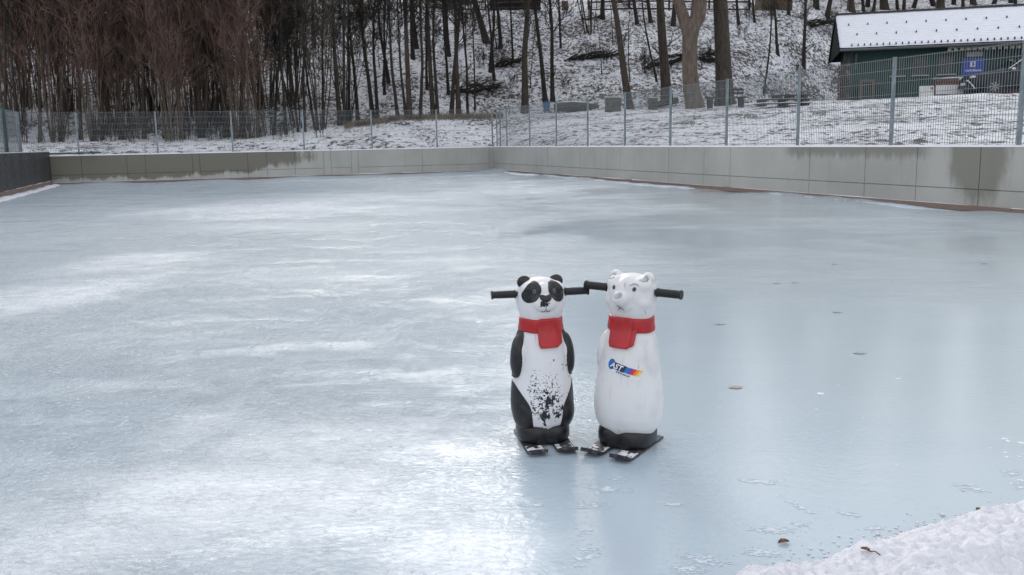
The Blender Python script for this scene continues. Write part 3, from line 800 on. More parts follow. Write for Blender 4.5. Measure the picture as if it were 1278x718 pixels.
# hut on top
p=at(966,10,63); p.z=tz(p.x,p.y)-.05; e=empty('wooden_hut',p,.05,'small dark timber hut on top of the slope right of the thickest trunk','hut')
bm=NB()
for i in range(12): box(bm,(0,-.6,.1+.16*i),(2.1,.05,.155),bev=.01)
box(bm,(0,.2,1.0),(2.06,1.4,2.0)); obj('wall',bm,simple('hut_timber',(.085,.058,.035),.85,var=.3,scale=6,bump=.4),e)
bm=NB(); box(bm,(-.15,-.635,.45),(.5,.03,.55)); obj('hatch',bm,DKW,e)
bm=NB(); box(bm,(0,.1,2.1),(2.7,2.2,.12),rot=Matrix.Rotation(.15,3,'X')); obj('roof',bm,SNOW,e)

# ---------------------------------------------------------------- green shed
HU=Vector((.963,-.268,0)); HN=Vector((.268,.963,0))
def shed():
    P1=at(1048,59.5,44.0); zg=CAMZ+44*(hor(1050)-127)/F-.05
    ov=.8; org=P1+HN*ov+HU*.55; org.z=zg
    ang=math.atan2(HU.y,HU.x)
    e=empty('green_shed',org,ang,'dark green timber shed with a snow-covered roof on the right','shed')
    inv=Matrix.Rotation(-ang,3,'Z')
    def loc(u,v,off=0):      # point on the front wall plane
        r=ray(u,v); n=HN; t=(org-HN*off-CAM).dot(n)/r.dot(n); q=CAM+r*t; return inv@(q-org)
    L=15.0; DP=5.6; he=P1.z-zg
    n=NT('green_boards'); c=n.coord(); x=n.sep(c); w=n.math('FRACT',n.math('MULTIPLY',n.math('ADD',x[0],x[1]),7.5)); gap=n.mr(w,.0,.09,1,0,False)
    k=n.noise(n.map(c,(3,3,.4)),6,5,.6)
    col=n.mix(k,(.006,.034,.031),(.016,.062,.054)); col=n.mix(gap,col,(.006,.014,.012)); n.color(col); n.set('Roughness',.65); n.bump(n.math('SUBTRACT',1,gap),.5,.02)
    GB=n.m
    # front wall with window openings
    wins=[]
    for a,b,t,bt in ((1112,1128.5,74,95.5),(1139.5,1158.5,71,94),(1171,1191.5,69,92.5)):
        p=loc(a,bt); q=loc(b,t); wins.append((p.x,q.x,p.z,q.z))
    bm=NB(); hw=he+.1
    zb=sum(w[2] for w in wins)/3; zt_=sum(w[3] for w in wins)/3
    def wb(x0,x1,z0,z1): 
        if x1-x0>.01 and z1-z0>.01: box(bm,((x0+x1)/2,.06,(z0+z1)/2),(x1-x0,.12,z1-z0))
    wb(0,L,-.3,zb); wb(0,L,zt_,hw)
    xs=0
    for w in wins: wb(xs,w[0],zb,zt_); xs=w[1]
    wb(xs,L,zb,zt_)
    box(bm,(.06,DP/2,hw/2-.15),(.12,DP-.26,hw+.3)); box(bm,(L-.06,DP/2,hw/2-.15),(.12,DP-.26,hw+.3)); box(bm,(L/2,DP-.06,hw/2-.15),(L,.12,hw+.3))
    obj('wall',bm,GB,e)
    rh=1.95
    DARKG=simple('dark_green_trim',(.010,.022,.020),1.0); DARKG.node_tree.nodes['Principled BSDF'].inputs['Specular IOR Level'].default_value=.05
    # gable triangles
    for x in (.06,L-.06):
        bm=NB(); vs=[bm.verts.new(v) for v in [(x-.06,-.1,hw-.08),(x-.06,DP+.1,hw-.08),(x-.06,DP/2,hw+rh*.8),(x+.06,-.1,hw-.08),(x+.06,DP+.1,hw-.08),(x+.06,DP/2,hw+rh*.8)]]
        for f in ((0,1,2),(3,5,4),(0,3,4,1),(1,4,5,2),(2,5,3,0)): bm.faces.new([vs[i] for i in f])
        obj('gable',bm,GB,e)
    GLS=simple('dark_window_glass',(.012,.014,.016),.12,var=.1,bump=0); FR=simple('window_frame_paint',(.05,.055,.05),.5); SILL=simple('grey_sill',(.36,.37,.38),.5)
    for w in wins:
        cx=(w[0]+w[1])/2; ww=w[1]-w[0]; hh=zt_-zb; cz=(zb+zt_)/2
        f=obj('window',(lambda b:(box(b,(cx,.02,zt_-.025),(ww,.06,.05)),box(b,(cx,.02,zb+.025),(ww,.06,.05)),box(b,(w[0]+.025,.02,cz),(.05,.06,hh-.1)),box(b,(w[1]-.025,.02,cz),(.05,.06,hh-.1)),box(b,(cx,.02,cz),(.035,.05,hh-.1)),b)[-1])(NB()),FR,e)
        b=NB(); box(b,(cx,.05,cz),(ww-.1,.02,hh-.1)); obj('pane',b,GLS,f)
        b=NB(); box(b,(cx,-.06,zb-.03),(ww+.16,.12,.05),bev=.006); obj('sill',b,SILL,f)
    # roof: two slabs
    rn=NT('snowy_roof_tiles'); c=rn.coord(); x=rn.sep(c)
    fr=rn.math('FRACT',rn.math('MULTIPLY',x[1],3.6)); ln=rn.mr(fr,.0,.12,1,0,False); nz=rn.noise(rn.map(c,(.6,3,1)),4,5,.7); ln=rn.math('MULTIPLY',ln,rn.mr(nz,.36,.56))
    col=rn.mix(rn.noise(c,3,5),(.68,.70,.76),(.78,.79,.83)); col=rn.mix(rn.math('MULTIPLY',ln,.75),col,(.30,.31,.34)); rn.color(col); rn.set('Roughness',.7)
    rn.bump(rn.math('SUBTRACT',nz,ln),.5,.03)
    slope=math.atan2(rh,DP/2+ov); sl=math.hypot(rh,DP/2+ov)
    X0=-.55; X1=L+.5
    for s in (1,-1):
        bm=NB(); rot=Matrix.Rotation(s*slope,3,'X'); cy=(-ov+DP/2)/2 if s==1 else DP-(-ov+DP/2)/2; cz=he+rh/2
        box(bm,((X0+X1)/2,cy,cz-.10),(X1-X0,sl,.12),rot=rot); r=obj('roof',bm,DARKG,e)
        # snow skin built as its own gridded sheet in roof space
        V=[];Fc=[];nx=150;ny=24
        for i in range(nx+1):
            for j in range(ny+1):
                a=j/ny; xx=X0+(X1-X0)*i/nx; yy=(a-.5)*(sl-.02)
                th=.05*min(1,min(a,1-a)/.03+.15)*min(1,min(i,nx-i)/1.5+.15)+.012*noise.noise(Vector((xx*1.5,yy*3,s)))
                V.append((xx,yy,th-.002))
        for i in range(nx):
            for j in range(ny): a=i*(ny+1)+j; Fc.append((a,a+ny+1,a+ny+2,a+1))
        o=obj('roof_snow',(V,Fc),rn.m,r,True); o.location=(0,cy,cz-.04); o.rotation_euler=(s*slope,0,0)
        if s==1:
            STUD=simple('snow_guard_steel',(.05,.05,.055),.5)
            sm=None; cnt=0
            for v0,n_,off,hh in ((-.47,54,0,.05),(-.16,17,.35,.09),(.14,17,0,.09)):
                for i in range(n_):
                    xx=X0+.55+(X1-X0-1)*(i+off)/n_
                    if cnt>=88 and False: break
                    if sm is None:
                        b=NB(); box(b,(0,0,.035),(.05,.09,.09),bev=.01); box(b,(0,.05,.02),(.035,.12,.03)); st=obj('snow_guard',b,STUD,o); sm=st.data
                    else: st=D.objects.new('snow_guard',sm); COL.objects.link(st); st.parent=o
                    st.location=(xx,v0*sl,.055); cnt+=1
                    if xx<L*.62 and False: pass
    bm=NB(); box(bm,((X0+X1)/2,DP/2,he+rh+.02),(X1-X0+.06,.26,.07),bev=.01); obj('ridge_cap',bm,simple('dark_sheet',(.03,.032,.036),.5),e)
    bm=NB(); cyl(bm,(X0,-ov-.07,he-.14),(X1,-ov-.07,he-.14),.065,n=10); obj('gutter',bm,simple('gutter_zinc',(.09,.10,.11),.45,.4),e)
    bm=NB(); 
    for s in (0,1):
        rot=Matrix.Rotation(slope if s==0 else -slope,3,'X'); cy=(-ov+DP/2)/2 if s==0 else DP-(-ov+DP/2)/2
        box(bm,(X0-.02,cy,he+rh/2-.12),(.035,sl+.05,.24),rot=rot)
    obj('bargeboard',bm,DARKG,e)
    # hanging gable boards of the left overhang
    bm=NB(); vs=[bm.verts.new(v) for v in [(X0+.02,-ov+.2,he-.2),(X0+.02,DP+ov,he-.2),(X0+.02,DP/2,he+rh-.2),(X0+.06,-ov+.2,he-.2),(X0+.06,DP+ov,he-.2),(X0+.06,DP/2,he+rh-.2)]]
    for f in ((0,1,2),(3,5,4),(0,3,4,1),(1,4,5,2),(2,5,3,0)): bm.faces.new([vs[i] for i in f])
    obj('gable_boards',bm,DARKG,e)
    V=[];Fc=[]; tube(V,Fc,[Vector((.25,-.02,he-1.0)),Vector((.25,-.12,he-.7)),Vector((.25,-.35,he-.42)),Vector((.25,-.68,he-.3))],[.06,.06,.06,.05],6); obj('brace',(V,Fc),simple('pale_green_timber',(.10,.13,.11),.7),e)
    bm=NB(); box(bm,(.07,-.012,he/2-.1),(.14,.03,he-.1)); obj('corner_board',bm,simple('grey_green_timber',(.055,.08,.07),.7),e)
    # scalloped awning valance
    a=loc(1183,58,.62); b=loc(1310,52,.62); 
    VAL=simple('beige_fabric',(.38,.36,.28),.9)
    bm=NB(); y=-.66; zt0=he-.22
    box(bm,((a.x+b.x)/2,y,zt0),(b.x-a.x,.03,.06)); m=int((b.x-a.x)/.26)
    for i in range(m):
        x0=a.x+(b.x-a.x)*i/m; w=(b.x-a.x)/m*.58
        box(bm,(x0+w/2,y,zt0-.085),(w,.024,.12),bev=.01)
    obj('valance',bm,VAL,e)
    # red-brown base boarding below the valance
    a=loc(1245,115); bm=NB(); box(bm,((a.x+L)/2,-.03,.22),(L-a.x,.05,.5),bev=.01); obj('base_board',bm,simple('red_brown_boards',(.12,.045,.03),.7,var=.3,scale=4),e)
    # signs
    def sign(name,u0,v0,u1,v1,mat,label,cat):
        p=loc(u0,v1); q=loc(u1,v0); t=empty(name,org+Matrix.Rotation(ang,3,'Z')@Vector(((p.x+q.x)/2,-.035,p.z)),ang,label,cat)
        W=q.x-p.x; H=q.z-p.z; bm=NB(); box(bm,(0,0,H/2),(W,.03,H),bev=.004); obj('panel',bm,mat,t); return t,W,H
    WHT=simple('white_print',(.75,.76,.78),.5,var=.05)
    t,W,H=sign('club_sign',1200.5,72,1228.8,94,simple('blue_sign_board',(.018,.06,.42),.4,var=.1),'blue sign with a small white emblem on the green shed wall','sign')
    bm=NB(); box(bm,(-.02,-.018,H*.64),(W*.25,.006,H*.34),bev=.002); em=obj('emblem',bm,WHT,t)
    bm=NB(); box(bm,(-.02,-.024,H*.60),(W*.10,.004,H*.13)); cyl(bm,(-.02,-.0225,H*.72),(-.02,-.026,H*.72),H*.055,n=12); obj('emblem_figure',bm,simple('emblem_blue',(.05,.08,.28),.5),em)
    rg=random.Random(2); bm=NB(); x=-W*.36
    while x<W*.38:
        w=rg.choice((.018,.03,.036)); h=rg.choice((.07,.07,.1)); box(bm,(x+w/2,-.018,H*.24+h/2-.03),(w,.006,h)); x+=w+.016
    obj('lettering',bm,WHT,t)
    t,W,H=sign('notice_board',1206,64.5,1226.5,71.3,simple('pale_grey_board',(.42,.43,.41),.6),'pale grey board above the blue sign','sign')
    bm=NB(); 
    for i in range(7): box(bm,(-W*.3+W*.1*i,-.018,H*.5),(W*.05,.004,H*.22))
    obj('lettering',bm,simple('faded_print',(.30,.31,.31),.6),t)
    # things leaning / standing in front
    def standing(name,u0,v0,u1,v1,off,label,cat):
        p=loc(u0,v1,off); q=loc(u1,v0,off); wpos=org+Matrix.Rotation(ang,3,'Z')@Vector(((p.x+q.x)/2,-off,p.z)); wpos.z=max(tz(wpos.x,wpos.y),0)
        return empty(name,wpos,ang,label,cat),q.x-p.x,(org.z+q.z)-wpos.z
    LB=simple('pale_board',(.62,.63,.62),.6,var=.08,scale=3)
    t,W,H=standing('white_panel',1147,107,1166,121,2.1,'left white board standing before the green shed','board')
    rx=Matrix.Rotation(-.1,3,'X'); bm=NB(); box(bm,(0,0,H/2),(W,.05,H),rot=rx,bev=.008); obj('board',bm,LB,t)
    bm=NB(); box(bm,(W*.36,-.06,H*.8),(.09,.01,.09),rot=rx); obj('red_mark',bm,simple('red_mark',(.35,.05,.05),.5),t)
    t,W,H=standing('white_panel',1167.5,105,1203,121,2.0,'longer white board standing before the brown benches','board')
    bm=NB(); box(bm,(0,0,H*.62),(W,.05,H*.68),rot=rx,bev=.008); obj('board',bm,LB,t)
    for s in(-1,1): bm=NB(); box(bm,(s*W*.4,.04,H*.3),(.06,.05,H*.6)); obj('leg',bm,DKW,t)
    RB=simple('red_brown_timber',(.15,.065,.045),.75,var=.3,scale=6,bump=.3)
    t,W,H=standing('beer_bench',1166,97.5,1205,121,1.5,'red-brown folded benches stacked behind the white boards','bench')
    for i in range(5): bm=NB(); box(bm,(0,.05*(i%2),H*(.1+.2*i)),(W,.3,H*.17),bev=.01); obj('bench_top',bm,RB,t)
    bm=NB(); box(bm,(-.1,.0,H+.02),(W*1.02,.4,.05),bev=.02); obj('snow_cap',bm,SNOW,t)
    OW=simple('orange_brown_timber',(.12,.075,.045),.75,var=.2,scale=6)
    t,W,H=standing('timber_rack',1072,99,1092,124.5,.5,'empty orange-brown wooden frame leaning on the green shed','frame')
    for x in(-1,1): bm=NB(); box(bm,(x*(W/2-.06),0,H/2),(.12,.05,H),bev=.006); obj('stile',bm,OW,t)
    bm=NB(); box(bm,(0,.0,H-.06),(W-.25,.05,.12),bev=.006); obj('top_rail',bm,OW,t)
    bm=NB(); box(bm,(0,.06,H*.42),(W-.2,.04,H*.7)); obj('back_panel',bm,simple('dark_teal_panel',(.01,.03,.028),.6),t)
    # firewood stack at the left end
    t,W,H=standing('firewood_stack',1043,83,1062,127,.3,'dark brown firewood stack at the left end of the green shed','firewood')
    rg=random.Random(12); FWm=[simple('firewood_dark',(.05,.035,.028),.9),simple('firewood_red',(.12,.065,.05),.9),simple('firewood_pale',(.20,.14,.10),.9)]
    zz=.07
    while zz<H:
        xx=-W/2+.07+rg.uniform(0,.05)
        while xx<W/2-.05:
            r=rg.uniform(.055,.085); b=NB(); cyl(b,(xx,-.25+rg.uniform(-.03,.03),zz),(xx,.25,zz),r,n=7); obj('split_log',b,rg.choice(FWm[:2]*2+FWm[2:]) if rg.random()<.55 else FWm[0],t); xx+=r*2+.012
        zz+=.15
    return e,org,ang,loc
SH,SO,SA,SLOC=shed()
# post in front of the shed's left overhang
p=at(1052.5,126,44.2); p.z=tz(p.x,p.y)
e=empty('shed_prop',p,0,'dark timber prop under the shed overhang beside the firewood','post'); bm=NB(); box(bm,(0,0,1.2),(.1,.1,2.4),bev=.01); obj('post',bm,DKW,e)
bm=NB(); box(bm,(0,0,2.42),(.4,.1,.1),bev=.01); obj('cross_piece',bm,DKW,e)

# ---------------------------------------------------------------- car
def car():
    wc=at(1239.5,119.8,39.6); z=CAMZ+39.6*(hor(1240)-119.6)/F
    ang=math.atan2(.10,-1)        # local +x is the car's front, pointing left and toward the rink
    fr=1.02
    # origin at the near front wheel contact; car's own left side faces us (local +y)
    e=empty('parked_car',(wc.x,wc.y,z),ang,'dark blue-grey parked car in front of the green shed','car')
    PAINT=NT('dark_car_paint'); k=PAINT.noise(PAINT.coord(),3,3); PAINT.color(PAINT.mix(k,(.006,.010,.016),(.012,.018,.026))); PAINT.set('Roughness',.38); PAINT.b.inputs['Specular IOR Level'].default_value=.3; PAINT=PAINT.m
    GL=simple('car_glass',(.012,.014,.016),.06,var=.1,bump=0); BLK=simple('black_trim',(.015,.015,.016),.6); CHR=simple('bright_trim',(.55,.57,.6),.25,.9,bump=0); LAMP=simple('headlight_glass',(.55,.58,.6),.1,.3,bump=0)
    # stations along x : (x, zlow, zbelt, ztop, halfwidth low, halfwidth belt, halfwidth top)
    yo=-.86
    st=[(.92,.36,.62,.64,.60,.62,.55),(.86,.28,.70,.84,.72,.74,.60),(.62,.24,.78,.93,.84,.84,.68),(.1,.24,.86,1.02,.88,.88,.74),(-.35,.24,.92,1.08,.89,.89,.76),
        (-.55,.24,.94,1.13,.89,.89,.74),(-1.15,.24,.96,1.50,.89,.89,.64),(-1.5,.24,.97,1.58,.89,.89,.62),(-2.3,.24,.98,1.60,.89,.89,.62),(-2.9,.26,.99,1.56,.88,.88,.61),(-3.25,.30,1.0,1.46,.86,.86,.6),(-3.5,.36,1.0,1.1,.82,.82,.66),(-3.56,.45,.9,.95,.78,.80,.68)]
    V=[];Fc=[]
    P=14
    for x,zl,zb,zt2,wl,wb_,wt in st:
        prof=[(0,zl),(-wl*.9,zl),(-wl,zl+.08),(-wb_-.015,(zl+zb)/2),(-wb_,zb),(-(wb_*.25+wt*.75)-.02,zb+(zt2-zb)*.62),(-wt,zt2-.03),(-wt*.6,zt2)]
        prof=prof+[(-a,b) for a,b in reversed(prof[1:])]
        P=len(prof)
        for a,b in prof: V.append((x,yo+a,b))
    for i in range(len(st)-1):
        for j in range(P): a=i*P+j; b=i*P+(j+1)%P; Fc.append((a,b,b+P,a+P))
    Fc.append(tuple(range(P))); Fc.append(tuple(reversed(range((len(st)-1)*P,len(st)*P))))
    bm=NB(); vs=[bm.verts.new(v) for v in V]
    for f in Fc: bm.faces.new([vs[i] for i in f])
    body=obj('body',bm,PAINT,e,True)
    m=body.modifiers.new('s','SUBSURF'); m.levels=1; m.render_levels=2
    # glass quads slightly proud
    def quad(name,pts,mat,par=e,th=.012):
        bm=NB(); vs=[bm.verts.new(p) for p in pts]; f=bm.faces.new(vs); r=bmesh.ops.extrude_face_region(bm,geom=[f]); n=f.normal.copy(); f.normal_update(); n=f.normal
        bmesh.ops.translate(bm,vec=n*-th,verts=[v for v in r['geom'] if isinstance(v,bmesh.types.BMVert)]); return obj(name,bm,mat,par)
    for s in (1,-1):
        Y=lambda a:yo+s*a
        quad('side_window',[(-.75,Y(.865),1.0),(-1.75,Y(.875),1.03),(-1.75,Y(.735),1.44),(-1.28,Y(.735),1.42)],GL)
        quad('side_window',[(-1.85,Y(.875),1.03),(-2.85,Y(.87),1.05),(-2.75,Y(.735),1.42),(-1.85,Y(.735),1.44)],GL)
        b=NB(); cyl(b,(-.58,Y(.80),1.06),(-1.22,Y(.70),1.50),.022,n=8); obj('window_pillar',b,CHR,e)
        b=NB(); cyl(b,(-1.22,Y(.68),1.53),(-2.8,Y(.66),1.58),.02,n=8); obj('roof_rail',b,CHR,e)
        b=NB(); sph(b,(-.72,Y(1.0),1.04),(.10,.12,.08),u=14,v=10); obj('mirror',b,CHR if s==1 else PAINT,e)
        b=NB(); sph(b,(.76,Y(.60),.76),(.16,.16,.075),Matrix.Rotation(s*-.5,3,'Z'),u=16,v=10); obj('headlight',b,LAMP,e)
    quad('windscreen',[(-.50,yo+.72,1.11),(-.50,yo-.72,1.11),(-1.13,yo-.62,1.505),(-1.13,yo+.62,1.505)],GL)
    b=NB(); box(b,(.90,yo,.36),(.12,1.3,.16),bev=.04); obj('front_bumper',b,BLK,e)
    V=[];Fc=[]; tube(V,Fc,[Vector((.93,yo+.1,.64)),Vector((.93,yo+.45,.62)),Vector((.88,yo+.66,.50)),Vector((.80,yo+.80,.33)),Vector((.76,yo+.84,.25))],[.03,.045,.04,.035,.03],8); obj('bumper_highlight',(V,Fc),CHR,e,True)  # bright tube stands in for the highlight along the bumper corner
    b=NB(); box(b,(.965,yo,.5),(.02,.5,.11)); obj('number_plate',b,simple('plate_white',(.7,.7,.7),.4),e)
    for x in (0,-2.6):
        for s in (1,-1):
            w=NB(); y0=yo+s*.80
            cyl(w,(x,y0-.11,.33),(x,y0+.11,.33),.33,n=28); t=obj('wheel',w,BLK,e)
            w=NB(); cyl(w,(x,y0+s*.10,.33),(x,y0+s*.118,.33),.215,n=24)
            r=obj('rim',w,simple('rim_alloy',(.05,.05,.055),.5,.3),t)
            w=NB()
            for k in range(7):
                a=2*pi*k/7; box(w,(x+.1*cos(a),y0+s*.125,.33+.1*sin(a)),(.2,.02,.035),rot=Matrix.Rotation(-a,3,'Y'))
            obj('spokes',w,simple('spoke_alloy',(.30,.30,.31),.4,.6),r)
            w=NB(); cyl(w,(x,y0+s*.05-.02,.34),(x,y0+s*.05+.02,.34),.39,n=28); obj('wheel_arch',w,BLK,e)
car()

# ---------------------------------------------------------------- skating aids
PX=.00118
def plastic(name,base,scuffs=None,dirt=.15):
    n=NT(name); c=n.coord(); x=n.sep(c); k=n.noise(c,6,5,.6)
    col=n.mix(n.math('MULTIPLY',n.mr(k,.45,.75),dirt*2),base,tuple(b*.72 for b in base))
    st=n.noise(n.map(c,(22,22,1.6)),1.6,4,.6); col=n.mix(n.math('MULTIPLY',n.mr(st,.55,.75),dirt),col,(.42,.40,.36))
    front=n.mr(x[1],-.01,-.03)
    if scuffs:
        for (cx,cz,rx,rz,lo,sc,an) in scuffs:
            wq=n.math('MULTIPLY',n.math('SUBTRACT',n.noise(c,14,3,.5),.5),1.6); m=ellm(n,(x[0],x[2]),cx,cz,rx,rz,0,(.35,1.25),wq)
            q=n.noise(n.map(c,(1,1,an)),sc,5,.6,.5)
            th=n.mixf(m,.85,lo)
            v=n.mr(n.math('SUBTRACT',q,th),0,.012)
            v=n.math('MULTIPLY',n.math('MULTIPLY',v,front),n.mr(m,.0,.08))
            col=n.mix(v,col,(.012,.012,.014))
    # a few hairline scratches
    w=n.noise(n.map(c,(60,6,9),rot=(0,.7,0)),1.3,2,.4); col=n.mix(n.math('MULTIPLY',n.mr(w,.74,.76),.45),col,(.2,.2,.2))
    n.color(col); n.set('Roughness',.44); n.bump(k,.08,.004); return n.m
BLKP=NT('black_plastic'); c=BLKP.coord(); k=BLKP.noise(c,30,5,.6); BLKP.color(BLKP.mix(BLKP.mr(k,.55,.75),(.009,.009,.011),(.035,.036,.04))); BLKP.set('Roughness',.38); BLKP.bump(k,.06,.003); BLKP=BLKP.m
RUB=simple('black_rubber',(.012,.012,.013),.5,var=.3,scale=80,bump=.2)
RED=NT('red_paint'); c=RED.coord(); k=RED.noise(c,18,5,.6); RED.color(RED.mix(RED.mr(k,.3,.75),(.36,.012,.016),(.50,.022,.025))); RED.set('Roughness',.38); RED.bump(k,.1,.004); RED=RED.m
rings=[(.034,.060),(.045,.078),(.060,.095),(.085,.111),(.122,.121),(.160,.1235),(.195,.122),(.232,.1185),(.262,.114),(.290,.1105),(.330,.108),(.366,.104),(.400,.098),(.425,.092),(.447,.084),(.465,.078),(.482,.0765),(.498,.079),(.515,.086),(.535,.092),(.556,.0945),(.580,.094),(.600,.090),(.618,.082),(.632,.069),(.643,.050),(.650,.028),(.652,.0001)]
def body_mesh(kind):
    bm=NB(); n=48; prev=None
    sc=1.0
    for z,r in rings:
        if kind!='panda': r*=1+.07*max(0,min(1,(.44-z)/.15))
        ry=r*(.90 if z<.45 else .93); sq=1
        row=[]
        for j in range(n):
            t=2*pi*j/n; f=1
            row.append(bm.verts.new((r*sc*cos(t),ry*sc*sin(t)+(.0 if z>.45 else -.006*sin(pi*min(1,z/.4))),z)))
        if prev:
            for j in range(n): bm.faces.new((prev[j],prev[(j+1)%n],row[(j+1)%n],row[j]))
        else: bm.faces.new(list(reversed(row)))
        prev=row
    bm.faces.new(prev)
    # arms hanging at the sides, muzzle, brow
    for s in (-1,1):
        sph(bm,(s*(.096 if kind=='panda' else .094),-.022,.352),(.024,.046,.082),Matrix.Rotation(s*-.10,3,'Y'))
        if kind=='panda': sph(bm,(s*.058,-.025,.130),(.064,.078,.088))
    if kind=='panda':
        sph(bm,(0,-.072,.562),(.050,.034,.036)); sph(bm,(0,-.086,.580),(.026,.026,.020)); sph(bm,(0,-.062,.605),(.03,.03,.035))
        for s in(-1,1): sph(bm,(s*.048,-.035,.612),(.036,.036,.030)) 
    else:
        sph(bm,(0,-.078,.572),(.034,.060,.034)); sph(bm,(0,-.092,.586),(.021,.046,.020),Matrix.Rotation(.3,3,'X')); sph(bm,(0,-.066,.606),(.024,.045,.040),Matrix.Rotation(.6,3,'X'))
        sph(bm,(0,-.060,.546),(.045,.042,.030))
        for s in(-1,1):
            sph(bm,(s*.046,-.025,.612),(.040,.044,.034)); sph(bm,(s*.052,-.02,.555),(.042,.052,.036))
            sph(bm,(s*.064,-.002,.640),(.025,.017,.023))
    me=D.meshes.new('t'); bm.to_mesh(me); bm.free(); o=D.objects.new('t',me); COL.objects.link(o)
    m=o.modifiers.new('r','REMESH'); m.mode='VOXEL'; m.voxel_size=.003
    m=o.modifiers.new('s','SMOOTH'); m.factor=.5; m.iterations=(14 if kind=='panda' else 40)
    dg=bpy.context.evaluated_depsgraph_get(); me2=D.meshes.new_from_object(o.evaluated_get(dg)); D.objects.remove(o)
    return me2
def skater(kind,loc,rz,label):
    e=empty('skating_aid',loc,rz,label,'skating aid')
    me=body_mesh(kind); me.name='body'
    me.materials.clear()
    if kind=='panda':
        me.materials.append(plastic('panda_white',(.74,.74,.755),[(.0,.155,.098,.125,.530,58,.85),(.0,.20,.11,.15,.550,115,1.3),(.01,.14,.07,.10,.575,34,.5),(.0,.060,.050,.024,.44,85,.5),(-.004,.562,.036,.020,.44,90,.7),(.05,.33,.1,.12,.63,40,1)],.18))
    else: me.materials.append(plastic('bear_white',(.74,.735,.735),[(.03,.10,.12,.16,.735,40,1.6)],.35))
    for p in me.polygons: p.use_smooth=True
    b=D.objects.new('body',me); COL.objects.link(b); b.parent=e
    bt=BVHTree.FromPolygons([v.co.copy() for v in me.vertices],[tuple(p.vertices) for p in me.polygons])
    def prj(x,z,off):           # planar: from the front
        h=bt.ray_cast(Vector((x,-.6,z)),Vector((0,1,0)))
        if h[0] is None: h=(Vector((x,0,z)),Vector((0,-1,0)))
        return h[0]+h[1]*off if off>-.5 else h[0]
    def cylp(th,z,off):         # radial: th degrees from front, + to viewer's right
        a=R(th); d=Vector((sin(a),-cos(a),0)); h=bt.ray_cast(Vector((0,0,z))+d*.6,-d); 
        q=h[0] if h[0] else Vector((0,0,z)); return q+d*off
    def patch(name,outline,mat,off=.0018,mode='p',parent=e,rings_=16,skirt=.003,label=None):
        f=prj if mode=='p' else cylp
        n=len(outline); cx=sum(p[0] for p in outline)/n; cz=sum(p[1] for p in outline)/n
        V=[f(cx,cz,off)];Fc=[]
        for k in range(1,rings_+1):
            t=k/rings_
            for x,z in outline: V.append(f(cx+(x-cx)*t,cz+(z-cz)*t,off))
        for x,z in outline: V.append(f(x,z,-skirt))
        for j in range(n): Fc.append((0,1+j,1+(j+1)%n))
        for k in range(rings_):
            for j in range(n): a=1+k*n+j; a2=1+k*n+(j+1)%n; Fc.append((a,a+n,a2+n,a2))
        bm=NB(); vs=[bm.verts.new(v) for v in V]
        for q in Fc:
            try: bm.faces.new([vs[i] for i in q])
            except ValueError: pass
        return obj(name,bm,mat,parent,True)
    def ell(cx,cz,a,b_,rot=0,n=36,egg=0):
        o=[]
        for j in range(n):
            t=2*pi*j/n; x=a*cos(t); z=b_*sin(t)*(1+egg*cos(t)); o.append((cx+x*cos(rot)-z*sin(rot),cz+x*sin(rot)+z*cos(rot)))
        return o
    def smoothpoly(pts,n=6):
        out=[];m=len(pts)
        for i in range(m):
            p0,p1,p2,p3=[pts[(i+k-1)%m] for k in range(4)]
            for s in range(n):
                t=s/n; out.append(tuple(.5*((2*p1[c])+(-p0[c]+p2[c])*t+(2*p0[c]-5*p1[c]+4*p2[c]-p3[c])*t*t+(-p0[c]+3*p1[c]-3*p2[c]+p3[c])*t**3) for c in (0,1)))
        return out
    def stroke(name,pts,w,mat,parent=e,off=.0012):
        V=[];Fc=[]; pp=[prj(x,z,off) for x,z in pts]
        tube(V,Fc,pp,[w]*len(pp),6); return obj(name,(V,Fc),mat,parent,True)
    # scarf
    V=[];Fc=[];n=72; lev=[(.4455,.000),(.4475,.006),(.456,.0085),(.476,.009),(.492,.0075),(.4965,.005),(.4985,-.001)]
    if kind!='panda': lev=[(z-.002,o_) for z,o_ in lev]
    for z,o_ in lev:
        for j in range(n): V.append(cylp(360*j/n,z+.0015*sin(j*.35),o_))
    for k in range(len(lev)-1):
        for j in range(n): a=k*n+j;a2=k*n+(j+1)%n; Fc.append((a,a2,a2+n,a+n))
    bm=NB(); vs=[bm.verts.new(v) for v in V]
    for q in Fc: bm.faces.new([vs[i] for i in q])
    sc=obj('scarf',bm,RED,e,True)
    def rrect(x0,x1,z0,z1,sk0=0,sk1=0,n=7):
        pts=[]
        cs=[(x0+sk0,z0),(x1+sk0,z0+sk1),(x1,z1),(x0,z1)]
        for i in range(4):
            a=cs[i];b_=cs[(i+1)%4]
            for s in range(n): t=(s+.35)/(n+.0)*.93+.02; pts.append((a[0]+(b_[0]-a[0])*t,a[1]+(b_[1]-a[1])*t))
        return pts
    x0=.009 if kind=='panda' else -.007
    dz=0 if kind=='panda' else -.002
    patch('scarf_tail',rrect(x0+.008,x0+.058,.397+dz,.494+dz,-.004),RED,.0085,'p',sc,10,.004)
    patch('scarf_tail',rrect(x0-.036,x0+.040,.389+dz,.501+dz,.002),RED,.0135,'p',sc,10,.004)
